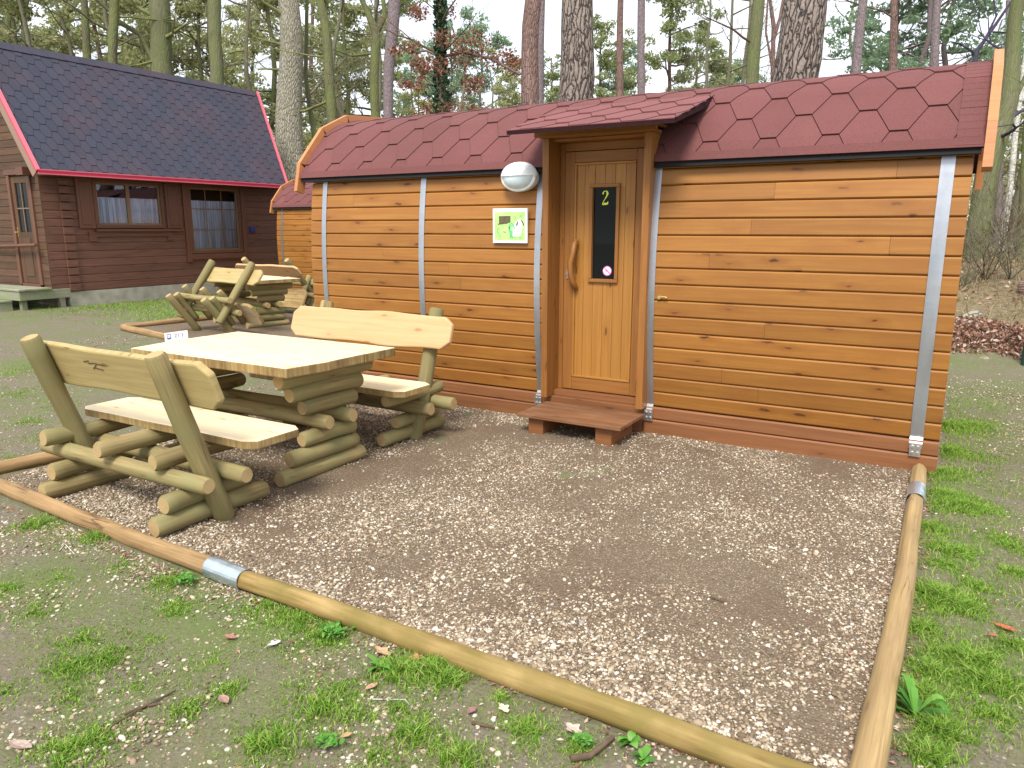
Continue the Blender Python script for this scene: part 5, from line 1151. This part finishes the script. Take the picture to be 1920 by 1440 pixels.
# fallen leaves, twigs, weeds in the foreground
def leaf(x, y, L, wd, rz, col, label, lobes=False, lift=.01):
    p = G(x, y); mb = MB(); n = 9; cen_ = []
    for k in range(n):
        t = k/(n-1); hw = wd*math.sin(math.pi*min(1, t*.95+.03))**.8*(1+(.35*math.cos(t*14) if lobes else 0)); z = .35*L*(t-.5)**2+lift
        cen_.append((-L/2+L*t, hw, z))
    for a, b in zip(cen_, cen_[1:]):
        mb.face([(a[0], -a[1], a[2]+a[1]*.5), (a[0], 0, a[2]), (b[0], 0, b[2]), (b[0], -b[1], b[2]+b[1]*.5)]); mb.face([(a[0], 0, a[2]), (a[0], a[1], a[2]+a[1]*.4), (b[0], b[1], b[2]+b[1]*.4), (b[0], 0, b[2])])
    mb.tube([(-L/2-.015, 0, lift), (-L/2, 0, lift+.35*L*.25)], [.0008, .0008], 4)
    o = mb.build('fallen_leaf', plain('leaf_'+label.split()[0], col, .7, 0, .3, .35, 90), None, True, ang=80); o.location = p; o.rotation_euler = (0, 0, rz); tag(o, label, 'leaf', 'fallen leaves on the soil')
leaf(1885, 1183, .085, .018, R(-20), (.42, .11, .045), 'orange red fallen leaf in the grass at the right edge')
leaf(1862, 1196, .04, .012, R(20), (.34, .12, .06), 'small reddish leaf scrap beside the orange red leaf')
leaf(697, 1293, .05, .013, R(75), (.55, .28, .20), 'pink upright fallen leaf in front of the grass tuft by the front log')
leaf(945, 1335, .05, .016, R(-30), (.74, .66, .38), 'pale cream fallen leaf close to the front log', True)
leaf(432, 1200, .055, .018, R(10), (.33, .15, .11), 'reddish curled leaf on bare soil left of centre', True)
leaf(515, 1212, .05, .016, R(70), (.70, .62, .60), 'whitish torn leaf left of the moss cushion', True)
leaf(420, 1318, .06, .017, R(-15), (.32, .20, .15), 'dull brown leaf in the lower left soil')
leaf(1075, 1375, .07, .022, R(-25), (.48, .37, .30), 'large pale brown leaf just below the front log', True)
leaf(885, 1338, .04, .014, R(80), (.28, .14, .13), 'dark maroon leaf scrap near the pale cream leaf')
leaf(718, 1228, .09, .02, R(-12), (.46, .28, .16), 'tan dead oak leaf under the front log', True)
leaf(780, 1240, .06, .02, R(25), (.38, .18, .08), 'russet dead leaf wedged between front log and grass tuft', True)
leaf(1600, 1232, .05, .016, R(40), (.20, .09, .05), 'dark brown leaf on the gravel near the right log', True)
leaf(40, 1405, .09, .02, R(12), (.36, .27, .22), 'grey brown leaf in the bottom left corner')
leaf(650, 1385, .04, .012, R(60), (.42, .26, .14), 'small ochre leaf beside the clover rosette')
def stick(pts, r0, label, mat='twig', name='twig'):
    P_ = [G(x, y)+Vector((0, 0, r0+dz)) for x, y, dz in pts]; mb = MB(); mb.tube(P_, [r0*(1-.5*k/len(P_)) for k in range(len(P_))], 7, lump=.25); tag(mb.build(name, M[mat], None, True, ang=80), label, 'twig', 'twigs on the soil')
stick([(180, 1390, 0), (215, 1362, .004), (262, 1335, .006), (330, 1298, .004)], .005, 'long thin twig lying across the lower left soil')
stick([(235, 1345, .004), (262, 1330, 0), (300, 1322, 0)], .006, 'short dark twig beside the long thin twig')
stick([(1070, 1428, 0), (1105, 1425, .004), (1128, 1408, .006), (1150, 1390, .004)], .011, 'thick dark curved stick below the front log')
stick([(885, 1358, 0), (905, 1364, .003), (928, 1368, 0)], .006, 'short reddish stick on the soil below the front log')
stick([(690, 1312, 0), (760, 1318, .01), (770, 1325, 0)], .0025, 'thin pale stem in the soil left of the short reddish stick', 'barkbirch')
stick([(95, 965, .01), (125, 945, .02), (150, 932, .01)], .005, 'pale stick leaning between front log and near bench', 'barkbirch')
stick([(1330, 1125, .012), (1350, 1133, .014), (1362, 1136, .012)], .004, 'small dark twig on the gravel terrace')
stick([(110, 1035, .0), (122, 1022, .004), (140, 1040, .0)], .003, 'thin bent pale twig left below the brown edging log', 'barkbirch')
def rosette(x, y, n, L, wd, label, seed, up=.5, name='weed_plant', clover=False):
    r = random.Random(seed); p = G(x, y); mb = MB()
    for k in range(n):
        a = r.random()*6.283; l = L*r.uniform(.5, 1.1); cx, cy = (r.gauss(0, L*.8), r.gauss(0, L*.5)) if clover else (0, 0); el = r.uniform(.1, up); m = 6; prev = None
        for i in range(m+1):
            t = i/m; hw = wd*r.uniform(.95, 1.05)*math.sin(math.pi*min(1, t*.93+.05)); q = Vector((cx+math.cos(a)*l*t, cy+math.sin(a)*l*t, .004+(.02 if clover else 0)+l*el*math.sin(t*2.2))); s_ = Vector((-math.sin(a), math.cos(a), .25))*hw
            cur = (q-s_, q+s_)
            if prev: mb.face([prev[0], prev[1], cur[1], cur[0]], None, 0, (k*.37) % 1)
            prev = cur
    mb.v = [tuple(v) for v in mb.v]
    o = mb.build(name, M['weed'], None, True, ang=80); o.location = p; tag(o, label, 'plant', 'small weeds in the soil')
rosette(612, 1400, 60, .022, .010, 'bright green clover cluster at the lower middle edge', 1, .6, clover=True)
rosette(712, 1252, 12, .07, .013, 'blue green leafy rosette against the front log', 2, .7)
rosette(1180, 1395, 14, .05, .014, 'small bright leafy weed below the front log by the dark stick', 3, .8)
rosette(1715, 1345, 16, .13, .012, 'broad leaved green weed against the right edging log', 4, 1.1)
rosette(1205, 1425, 10, .04, .012, 'tiny leafy weed at the bottom edge under the front log', 5, .8)
rosette(625, 1195, 160, .03, .006, 'dense bright green moss like cushion beside the front log', 6, .7, clover=True)
rosette(1090, 1400, 90, .02, .005, 'round mossy cushion just left of the dark curved stick', 7, .7, clover=True)
rosette(350, 1095, 70, .03, .007, 'curly dark green weed below the brown edging log', 8, .7, clover=True)
